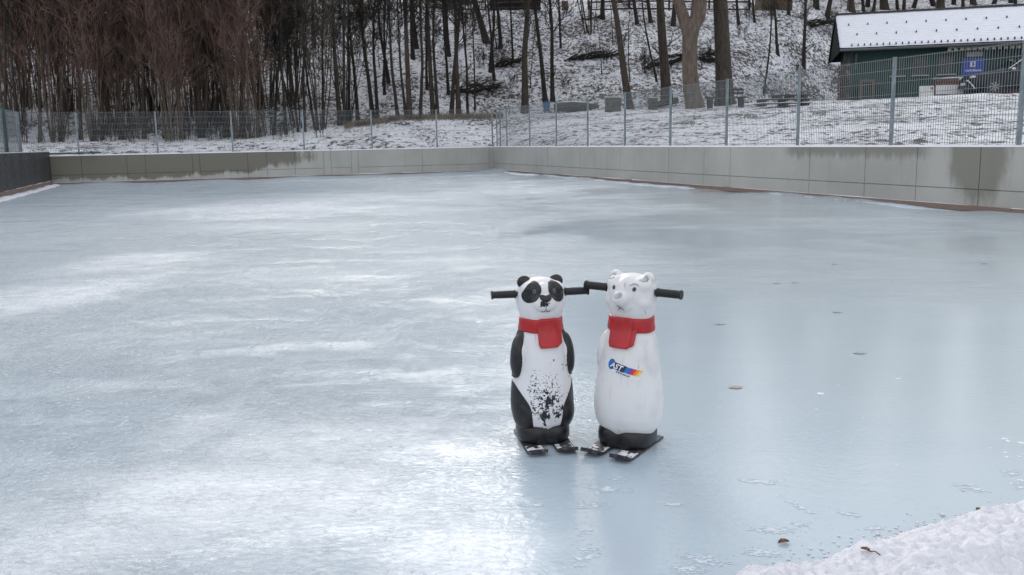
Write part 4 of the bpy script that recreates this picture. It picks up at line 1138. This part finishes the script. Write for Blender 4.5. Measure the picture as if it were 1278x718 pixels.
    if kind=='panda':
        EYEG=simple('eye_ring_grey',(.15,.16,.175),.4,var=.05); PUP=simple('pupil_dark',(.01,.01,.012),.2)
        for s in (-1,1):
            patch('eye_patch',ell(s*.0475,.604,.044,.0285,R(-56) if s>0 else R(56)),BLKP,.0015,'p',b)
            ey=patch('eye',ell(s*.0385,.608,.0066,.0076,0,20),EYEG,.0030,'p',b,3,.0)
            patch('pupil',ell(s*.0385,.608,.0036,.0042,0,16),PUP,.0040,'p',ey,3,.0)
            o=NB(); sph(o,(s*.063,.004,.634),(.028,.016,.026)); obj('ear',o,BLKP,e,True)
        patch('nose',smoothpoly([(-.021,.590),(-.013,.596),(.0,.594),(.013,.596),(.021,.590),(.018,.581),(.006,.574),(0,.571),(-.006,.574),(-.018,.581)],4),BLKP,.0035,'p',b)
        stroke('mouth',[(-.017,.536),(-.012,.532),(-.006,.5325),(-.001,.537),(0,.542),(.001,.537),(.006,.5325),(.012,.532),(.017,.536)],.0011,BLKP,b)
        stroke('mouth_line',[(0,.571),(0,.560),(0,.542)],.0010,BLKP,b)
        for s in (-1,1):
            A0=[(s*t,z) for t,z in ((66,.448),(80,.452),(100,.44),(112,.40),(116,.35),(112,.295),(98,.270),(80,.267),(64,.272),(57,.300),(54,.335),(54,.372),(58,.415))]
            patch('arm',smoothpoly(A0,4),BLKP,.0065,'c',e,22,.004)
            A1=[(s*t,z) for t,z in ((68,.236),(84,.247),(105,.242),(125,.20),(130,.13),(125,.075),(100,.052),(60,.048),(37,.046),(33,.050),(31,.075),(30,.105),(31,.142),(36,.172),(50,.206))]
            patch('leg',smoothpoly(A1,4),BLKP,.0026,'c',e,22,.003)
    else:
        DG=simple('faded_grey_paint',(.13,.14,.15),.5,var=.2,scale=60); LG=simple('soft_grey_paint',(.42,.43,.44),.5,var=.2,scale=60)
        for s in (-1,1):
            ey=patch('eye',ell(s*.0400,.606,.0068,.0080,0,20),DG,.0012,'p',b,3,.001)
            patch('pupil',ell(s*.0400,.606,.0036,.0042,0,12),BLKP,.0022,'p',ey,3,.0)
            patch('inner_ear',ell(s*.064,.641,.011,.009,R(-40*s)),LG,.0010,'p',b,3,.001)
            stroke('ear_line',[(s*.052,.636),(s*.060,.645),(s*.070,.641),(s*.074,.632)],.0012,DG,b)
        stroke('eyebrow',[(.024,.619),(.034,.625),(.046,.624),(.054,.619)],.0024,LG,b)
        patch('nose',ell(0,.588,.015,.010,0,24),LG,.0012,'p',b,4,.001)
        stroke('mouth',[(0,.552),(0,.544),(-.003,.537),(-.008,.531)],.0014,DG,b); stroke('mouth_line',[(0,.544),(.004,.538),(.011,.533)],.0014,DG,b)
        logo(b,bt,.022,.316,R(-14))
    # base block shaped like two big feet
    bm=NB(); n=56
    def foot(t):
        c_,s_=cos(t),sin(t); r=(abs(c_)**2.6+abs(s_)**2.6)**(-1/2.6); x=r*c_*.104; y=r*s_*.108
        if y<0: y+=.016*math.exp(-(x/.022)**2)
        return x,y
    lev=[(.010,.90),(.015,.96),(.030,1.0),(.052,1.0),(.067,.975),(.077,.92),(.083,.83),(.085,.5)]
    prev=None
    for z,f in lev:
        rowv=[]
        for j in range(n): x,y=foot(2*pi*j/n); rowv.append(bm.verts.new((x*f,y*f-.004,z)))
        if prev:
            for j in range(n): bm.faces.new((prev[j],prev[(j+1)%n],rowv[(j+1)%n],rowv[j]))
        else: bm.faces.new(list(reversed(rowv)))
        prev=rowv
    bm.faces.new(prev); obj('base',bm,BLKP,e,True)
    # skis
    SKI=NT('scuffed_black_ski'); c=SKI.coord(); k=SKI.noise(c,40,6,.7); SKI.color(SKI.mix(SKI.mr(k,.5,.72),(.035,.036,.039),(.22,.225,.235))); SKI.set('Roughness',.55); SKI=SKI.m
    for s in (-1,1):
        bm=NB(); xs=.058*s; nn=24; w=.037; rows=[]
        for i in range(nn+1):
            y=-.205+.325*i/nn; zc=.005+(.020*max(0,(1-i/4.0))**1.6)
            rows.append([bm.verts.new((xs+w*q,y,zc+.0035*h+(.002*(1-abs(q))))) for q in (-1,-.5,0,.5,1) for h in (1,)]+[bm.verts.new((xs+w*q,y,zc-.0035)) for q in (1,.5,0,-.5,-1)])
        for a_,b_ in zip(rows,rows[1:]):
            for j in range(10): bm.faces.new((a_[j],a_[(j+1)%10],b_[(j+1)%10],b_[j]))
        bm.faces.new(rows[0]); bm.faces.new(list(reversed(rows[-1])))
        for k_ in range(9):
            x=xs-w+2*w*(k_+.5)/9; box(bm,(x,-.2085,.019),(.0042,.008,.0065))
        sk=obj('ski',bm,SKI,e)
        V=[];Fc=[];m=34
        rg=random.Random(9 if s>0 else 4)
        for i in range(m+1):
            for j in range(25):
                u_=i/m; v_=j/24; y=-.198+.095*u_; x=xs+w*(-.88+1.76*v_)
                ed=min(u_,1-u_)*min(v_,1-v_)*8; hgt=max(-.004,.013*min(1,ed*1.6)*(.02+1.5*noise.noise(Vector((x*34,y*30,s*3+(0 if kind=='panda' else 5))))+.5*noise.noise(Vector((x*110,y*110,s)))))
                zc=.005+(.020*max(0,(1-(y+.205)/.325*24/4.0))**1.6) if (y+.205)/.325*24<4 else .005
                V.append((x,y,zc+.0035+.001+hgt))
        for i in range(m):
            for j in range(24): a=i*25+j; Fc.append((a,a+1,a+26,a+25))
        obj('snow_crust',(V,Fc),SNOW,sk,True)
    # handlebar grips
    for s in (-1,1):
        g=NB(); z=.590
        cyl(g,(s*.088,.0,z),(s*.099,.0,z),.010,n=16)
        cyl(g,(s*.099,.0,z),(s*.188,.0,z),.0148,.0138,n=20)
        cyl(g,(s*.098,.0,z),(s*.1035,.0,z),.0168,n=20); cyl(g,(s*.186,.0,z),(s*.1925,.0,z),.0172,n=20)
        for k_ in range(9): cyl(g,(s*(.110+.008*k_),.0,z),(s*(.1125+.008*k_),.0,z),.0155,n=20)
        obj('handle',g,RUB,e)
    return e
def logo(parent,bt,cx,cz,rot):
    """sticker: blue disc, outlined letters, five slanting stripes, web line"""
    def prj(x,z,off):
        X=cx+x*cos(rot)-z*sin(rot); Z=cz+x*sin(rot)+z*cos(rot)
        h=bt.ray_cast(Vector((X,-.6,Z)),Vector((0,1,0))); return h[0]+Vector((0,-1,0))*off
    def poly(name,pts,col,off,n=8):
        # bilinear quad or fan
        m=simple(name+'_ink',col,.4,var=.03,bump=0)
        V=[];Fc=[]
        if len(pts)==4:
            for i in range(n+1):
                for j in range(n+1):
                    u=i/n;v=j/n; x=(pts[0][0]*(1-u)+pts[1][0]*u)*(1-v)+(pts[3][0]*(1-u)+pts[2][0]*u)*v; z=(pts[0][1]*(1-u)+pts[1][1]*u)*(1-v)+(pts[3][1]*(1-u)+pts[2][1]*u)*v
                    V.append(prj(x,z,off))
            for i in range(n):
                for j in range(n): a=i*(n+1)+j; Fc.append((a,a+1,a+n+2,a+n+1))
        else:
            V.append(prj(sum(p[0] for p in pts)/len(pts),sum(p[1] for p in pts)/len(pts),off)); k=len(pts)
            for t in (.5,1):
                for p in pts: V.append(prj(p[0]*t+pts[0][0]*0+(1-t)*sum(q[0] for q in pts)/k,p[1]*t+(1-t)*sum(q[1] for q in pts)/k,off))
            for j in range(k): Fc.append((0,1+j,1+(j+1)%k)); Fc.append((1+j,1+k+j,1+k+(j+1)%k,1+(j+1)%k))
        return obj(name,(V,Fc),m,st)
    m0=simple('sticker_white',(.74,.75,.78),.4,var=.03,bump=0)
    V=[];Fc=[];N=14
    for i in range(N+1):
        for j in range(5): V.append(prj(-.060+.122*i/N,-.024+.040*j/4,.0010))
    for i in range(N):
        for j in range(4): a=i*5+j; Fc.append((a,a+1,a+6,a+5))
    st=obj('sticker',(V,Fc),m0,parent)
    poly('disc',[(-.050+.0145*cos(2*pi*k/24),.000+.020*sin(2*pi*k/24)) for k in range(24)],(.02,.13,.42),.0014)
    # outline plate behind the letters
    poly('letter_outline',[(-.047,-.0125),(.004,-.0125),(.010,.013),(-.041,.013)],(.015,.03,.09),.0018)
    cols=[(.01,.16,.48),(.16,.06,.30),(.62,.03,.06),(.80,.22,.04),(.80,.55,.06)]
    x=.003
    for k,c in enumerate(cols):
        w=.0130 if k in(0,) else .0100
        poly('stripe',[(x,-.011),(x+w,-.011),(x+w+.0075,.0115),(x+.0075,.0115)],c,.0018); x+=w
    def text(name,s,size,x,z,col,off,shear=.25,xs=1):
        cu=D.curves.new(name,'FONT'); cu.body=s; cu.size=size; cu.resolution_u=3; o=D.objects.new(name,cu); COL.objects.link(o)
        if size>.01: cu.offset=size*.025
        dg=bpy.context.evaluated_depsgraph_get(); me=D.meshes.new_from_object(o.evaluated_get(dg)); D.objects.remove(o)
        bm=NB(); bm.from_mesh(me); bmesh.ops.triangulate(bm,faces=bm.faces); bmesh.ops.subdivide_edges(bm,edges=[q for q in bm.edges if q.calc_length()>.006],cuts=2)
        for v in bm.verts: v.co=prj(x+(v.co.x+v.co.y*shear)*xs,z+v.co.y,off)
        me2=D.meshes.new(name); bm.to_mesh(me2); bm.free(); me2.materials.append(simple(name+'_ink',col,.4,var=.03,bump=0))
        q=D.objects.new(name,me2); COL.objects.link(q); q.parent=st
    text('letters','AST',.0275,-.0535,-.0095,(.80,.80,.82),.0026,.25,1.0)
    text('web_line','www.ast.at',.0105,-.025,-.0205,(.03,.04,.08),.0020,0,1.15)
pc=gnd(677,558.5); pd_=Vector((pc.x,pc.y,0)).normalized()
pp=Vector((pc.x,pc.y,0))+pd_*.105
pA=skater('panda',pp,R(10),'black-and-white panda skating aid with black eye patches and red scarf')
bc=gnd(783.5,565); pd_=Vector((bc.x,bc.y,0)).normalized()
pp=Vector((bc.x,bc.y,0))+pd_*.105
pB=skater('bear',pp,R(-32),'all-white bear skating aid with a coloured sticker on its chest')

pB.rotation_euler=(0,R(1.6),R(-32)); pB.location.z=.002; pB.scale=(1.03,1.03,1.03)
# ---------------------------------------------------------------- small things on the ice
LEAF=simple('brown_leaf',(.16,.08,.045),.8,var=.4,scale=60,bump=.3)
LEAFI=simple('leaf_frozen_in',(.36,.31,.30),.3,var=.2,scale=40,bump=0); LEAFD=simple('dark_leaf_frozen_in',(.32,.395,.445),.3,var=.2,scale=40,bump=0)
def leaf(p,size,rz,mat,label,stem=False,curl=.3,flat=False,grp=None):
    e=empty('leaf',p,rz,label,'leaf',grp); V=[];Fc=[];n=10
    for i in range(n+1):
        t=i/n; w=size*.34*sin(pi*min(1,t*1.0))**.8*(1+.18*sin(t*19)); 
        for s in (-1,-.5,0,.5,1):
            z=(.0008 if flat else curl*size*.5*(abs(s)**2)+curl*size*.3*sin(t*3))
            V.append((size*(t-.5),w*s,z+.0025))
    for i in range(n):
        for j in range(4): a=i*5+j; Fc.append((a,a+1,a+6,a+5))
    obj('blade',(V,Fc),mat,e,True)
    if stem:
        V=[];Fc=[]; tube(V,Fc,[Vector((size*.45,0,.004)),Vector((size*.9,.004,.008)),Vector((size*1.5,-.002,.006))],[.0016,.0014,.0018],6); obj('stem',(V,Fc),simple('leaf_stem',(.07,.04,.025),.8),e,True)
g=gnd(978,678.5); leaf(g,.035,.2,LEAF,'curled brown leaf on the ice near the snow bank')
h=BB.ray_cast(CAM,ray(1080,690).normalized()); q=h[0] if h[0] else gnd(1080,690,.09)
leaf(q+Vector((0,0,.004)),.028,-.9,LEAF,'dark leaf with a long stem on the snow bank',True)
g=gnd(1221,637); leaf(g,.02,.4,LEAF,'tiny brown leaf at the foot of the snow bank')
for u,v,s,l,m in [(918,484,.072,'reddish-brown leaf frozen into the ice right of the bear',LEAFI),(1073,441,.08,'dark oval leaf frozen into the ice far right of the bear',LEAFD)]:
    leaf(gnd(u,v),s,.1,m,l,flat=True)
for u,v in ((970,354),(1045,390),(1041,330),(899,405),(1228,329),(992,353)): leaf(gnd(u,v),.07,.1,LEAFD,'small dark leaf frozen into the ice on the right half of the rink',flat=True,grp='small leaves frozen in the ice')
def lump(u,v,s,fl=.35,seed=0):
    bm=NB(); bmesh.ops.create_icosphere(bm,subdivisions=3,radius=1)
    for w in bm.verts:
        w.co*=1+.55*noise.noise(w.co*1.6+Vector((seed*7,0,0)))+.2*noise.noise(w.co*4+Vector((seed,0,0))); w.co.z*=fl; w.co*=s
        if w.co.z<-.002: w.co.z=-.002
    o=obj('snow_crumb',bm,SNOW,None,True); o.location=gnd(u,v); tag(o,'small crumb of snow lying on the ice on the right','snow crumb','snow crumbs on the ice'); return o
for i,(u,v,s) in enumerate([(1025,492,.018),(1121,473,.011),(1019,511,.006),(1046,481,.005),(1254,548,.011),(1258,551,.012),(1275,553,.014),(1255,565,.009),(1257,571,.010),(1272,570,.008),(1236,559,.004),(1062,551,.004),(1119,580,.004),(1056,546,.003),(1046,538,.003),(1078,522,.003),(1274,600,.010),(1262,604,.007)]): lump(u,v,s,.25,i)
# scraped frost marks: thin irregular crusts lying on the ice
def scrapes():
    V=[];Fc=[]; rg=random.Random(21)
    L=[(952,602,24,3,.1),(1000,634,26,3,.5),(760,611,34,5,.05),(735,631,32,6,-.05),(668,631,18,3,0),(770,598,14,5,.1),(1210,609,22,5,.25),(1060,642,18,3,.2),(1262,590,14,5,.1),(1275,608,12,6,0),(840,630,16,3,.1),(965,662,30,5,.05),(1000,655,12,3,.1),(1090,660,12,4,0),(880,700,40,9,.05),(950,690,28,6,.1),(860,712,24,6,0),(930,600,10,2,.3),
       (730,665,12,14,.3),(735,690,16,12,.2),(722,700,10,10,.4)]
    for u,v,ru,rv,rot in L:
        for k in range(int(ru*5)):
            a=rg.gauss(0,.6); b=rg.gauss(0,.6)
            x=a*ru*cos(rot)-b*rv*sin(rot); y=a*ru*sin(rot)+b*rv*cos(rot)
            c=gnd(u+x,v+y); n=9; s=rg.uniform(.2,1)**2*.0075*max(.25,1-(a*a+b*b)*.6); st=rg.uniform(1.3,2.8); an=-rot+rg.gauss(0,.3); bb=len(V)
            V.append((c.x,c.y,.0018))
            for j in range(n):
                t=2*pi*j/n; r=s*(1+rg.uniform(-.45,.45)); X=r*cos(t)*st; Y=r*sin(t)*.6; V.append((c.x+X*cos(an)-Y*sin(an),c.y+X*sin(an)+Y*cos(an),.0008))
            for j in range(n): Fc.append((bb,bb+1+j,bb+1+(j+1)%n))
    m=simple('scraped_frost',(.58,.65,.70),.45,var=.05,scale=60,bump=0)
    tag(obj('scraped_frost',(V,Fc),m,None,True),kind='stuff')
scrapes()
def granules():
    V=[];Fc=[]; rg=random.Random(5); tmpl=bmesh.new(); bmesh.ops.create_icosphere(tmpl,subdivisions=1,radius=1); tv=[v.co.copy() for v in tmpl.verts]; tf=[tuple(v.index for v in f.verts) for f in tmpl.faces]
    pts=[(903,727),(1010,702),(1090,677),(1165,656),(1278,636)]
    for i in range(420):
        k=rg.randrange(4); f=rg.random(); u=pts[k][0]+(pts[k+1][0]-pts[k][0])*f; v=pts[k][1]+(pts[k+1][1]-pts[k][1])*f
        d=rg.expovariate(1/7.0)-6; c=gnd(u-d*.35,v-d); s=rg.uniform(.0015,.005)*(1.8 if rg.random()<.08 else 1)
        z=0
        h=BB.ray_cast(Vector((c.x,c.y,1)),Vector((0,0,-1)))
        if h[0]: z=max(0,h[0].z)
        b=len(V)
        for t in tv: V.append((c.x+t.x*s*rg.uniform(.7,1.4),c.y+t.y*s*rg.uniform(.7,1.4),z+s*.4+t.z*s*.8))
        Fc.extend(tuple(b+q for q in f_) for f_ in tf)
    tmpl.free(); tag(obj('snow_granules',(V,Fc),SNOW,None,True),kind='stuff')
granules()

# ---------------------------------------------------------------- light
SUN_AZ=-11.0; SUN_EL=22.5        # degrees, azimuth from camera forward (+y), negative = left
sd=Vector((sin(R(SUN_AZ))*cos(R(SUN_EL)),cos(R(SUN_AZ))*cos(R(SUN_EL)),sin(R(SUN_EL))))
sl=D.lights.new('sun','SUN'); sl.energy=1.15; sl.angle=R(21); sl.color=(1,.975,.94)
so=D.objects.new('sun',sl); COL.objects.link(so); so.rotation_euler=sd.to_track_quat('Z','Y').to_euler(); so.location=(0,0,60)
w=D.worlds.new('World'); S.world=w; w.use_nodes=True; t=w.node_tree; N=t.nodes; Lk=t.links
bg=N['Background']; sky=N.new('ShaderNodeTexSky'); sky.sky_type='NISHITA'; sky.sun_disc=False; sky.sun_elevation=R(SUN_EL); sky.sun_rotation=R(SUN_AZ)
sky.air_density=1.5; sky.dust_density=3
tc=N.new('ShaderNodeTexCoord'); nz=N.new('ShaderNodeTexNoise'); nz.inputs['Scale'].default_value=2.6; nz.inputs['Detail'].default_value=6; nz.inputs['Distortion'].default_value=.5; Lk.new(tc.outputs['Generated'],nz.inputs['Vector'])
cr=N.new('ShaderNodeMapRange'); cr.interpolation_type='SMOOTHSTEP'; Lk.new(nz.outputs[0],cr.inputs[0]); cr.inputs[1].default_value=.3; cr.inputs[2].default_value=.7; cr.inputs[3].default_value=6.0; cr.inputs[4].default_value=10.5
cc=N.new('ShaderNodeCombineColor')
mm=[]
for ch,f in (('Red',.955),('Green',.973),('Blue',1.04)):
    q=N.new('ShaderNodeMath'); q.operation='MULTIPLY'; Lk.new(cr.outputs[0],q.inputs[0]); q.inputs[1].default_value=f; Lk.new(q.outputs[0],cc.inputs[ch])
mx=N.new('ShaderNodeMix'); mx.data_type='RGBA'; mx.inputs[0].default_value=.8; Lk.new(sky.outputs[0],mx.inputs[6]); Lk.new(cc.outputs[0],mx.inputs[7])
Lk.new(mx.outputs[2],bg.inputs[0]); bg.inputs[1].default_value=.1
S.render.engine='CYCLES'; S.cycles.max_bounces=5; S.cycles.diffuse_bounces=2; S.cycles.glossy_bounces=3; S.cycles.transmission_bounces=3; S.cycles.caustics_reflective=False; S.cycles.caustics_refractive=False
S.view_settings.view_transform='Standard'; S.view_settings.look='None'; S.view_settings.exposure=.62; S.view_settings.gamma=1
S.render.resolution_x=1024; S.render.resolution_y=575
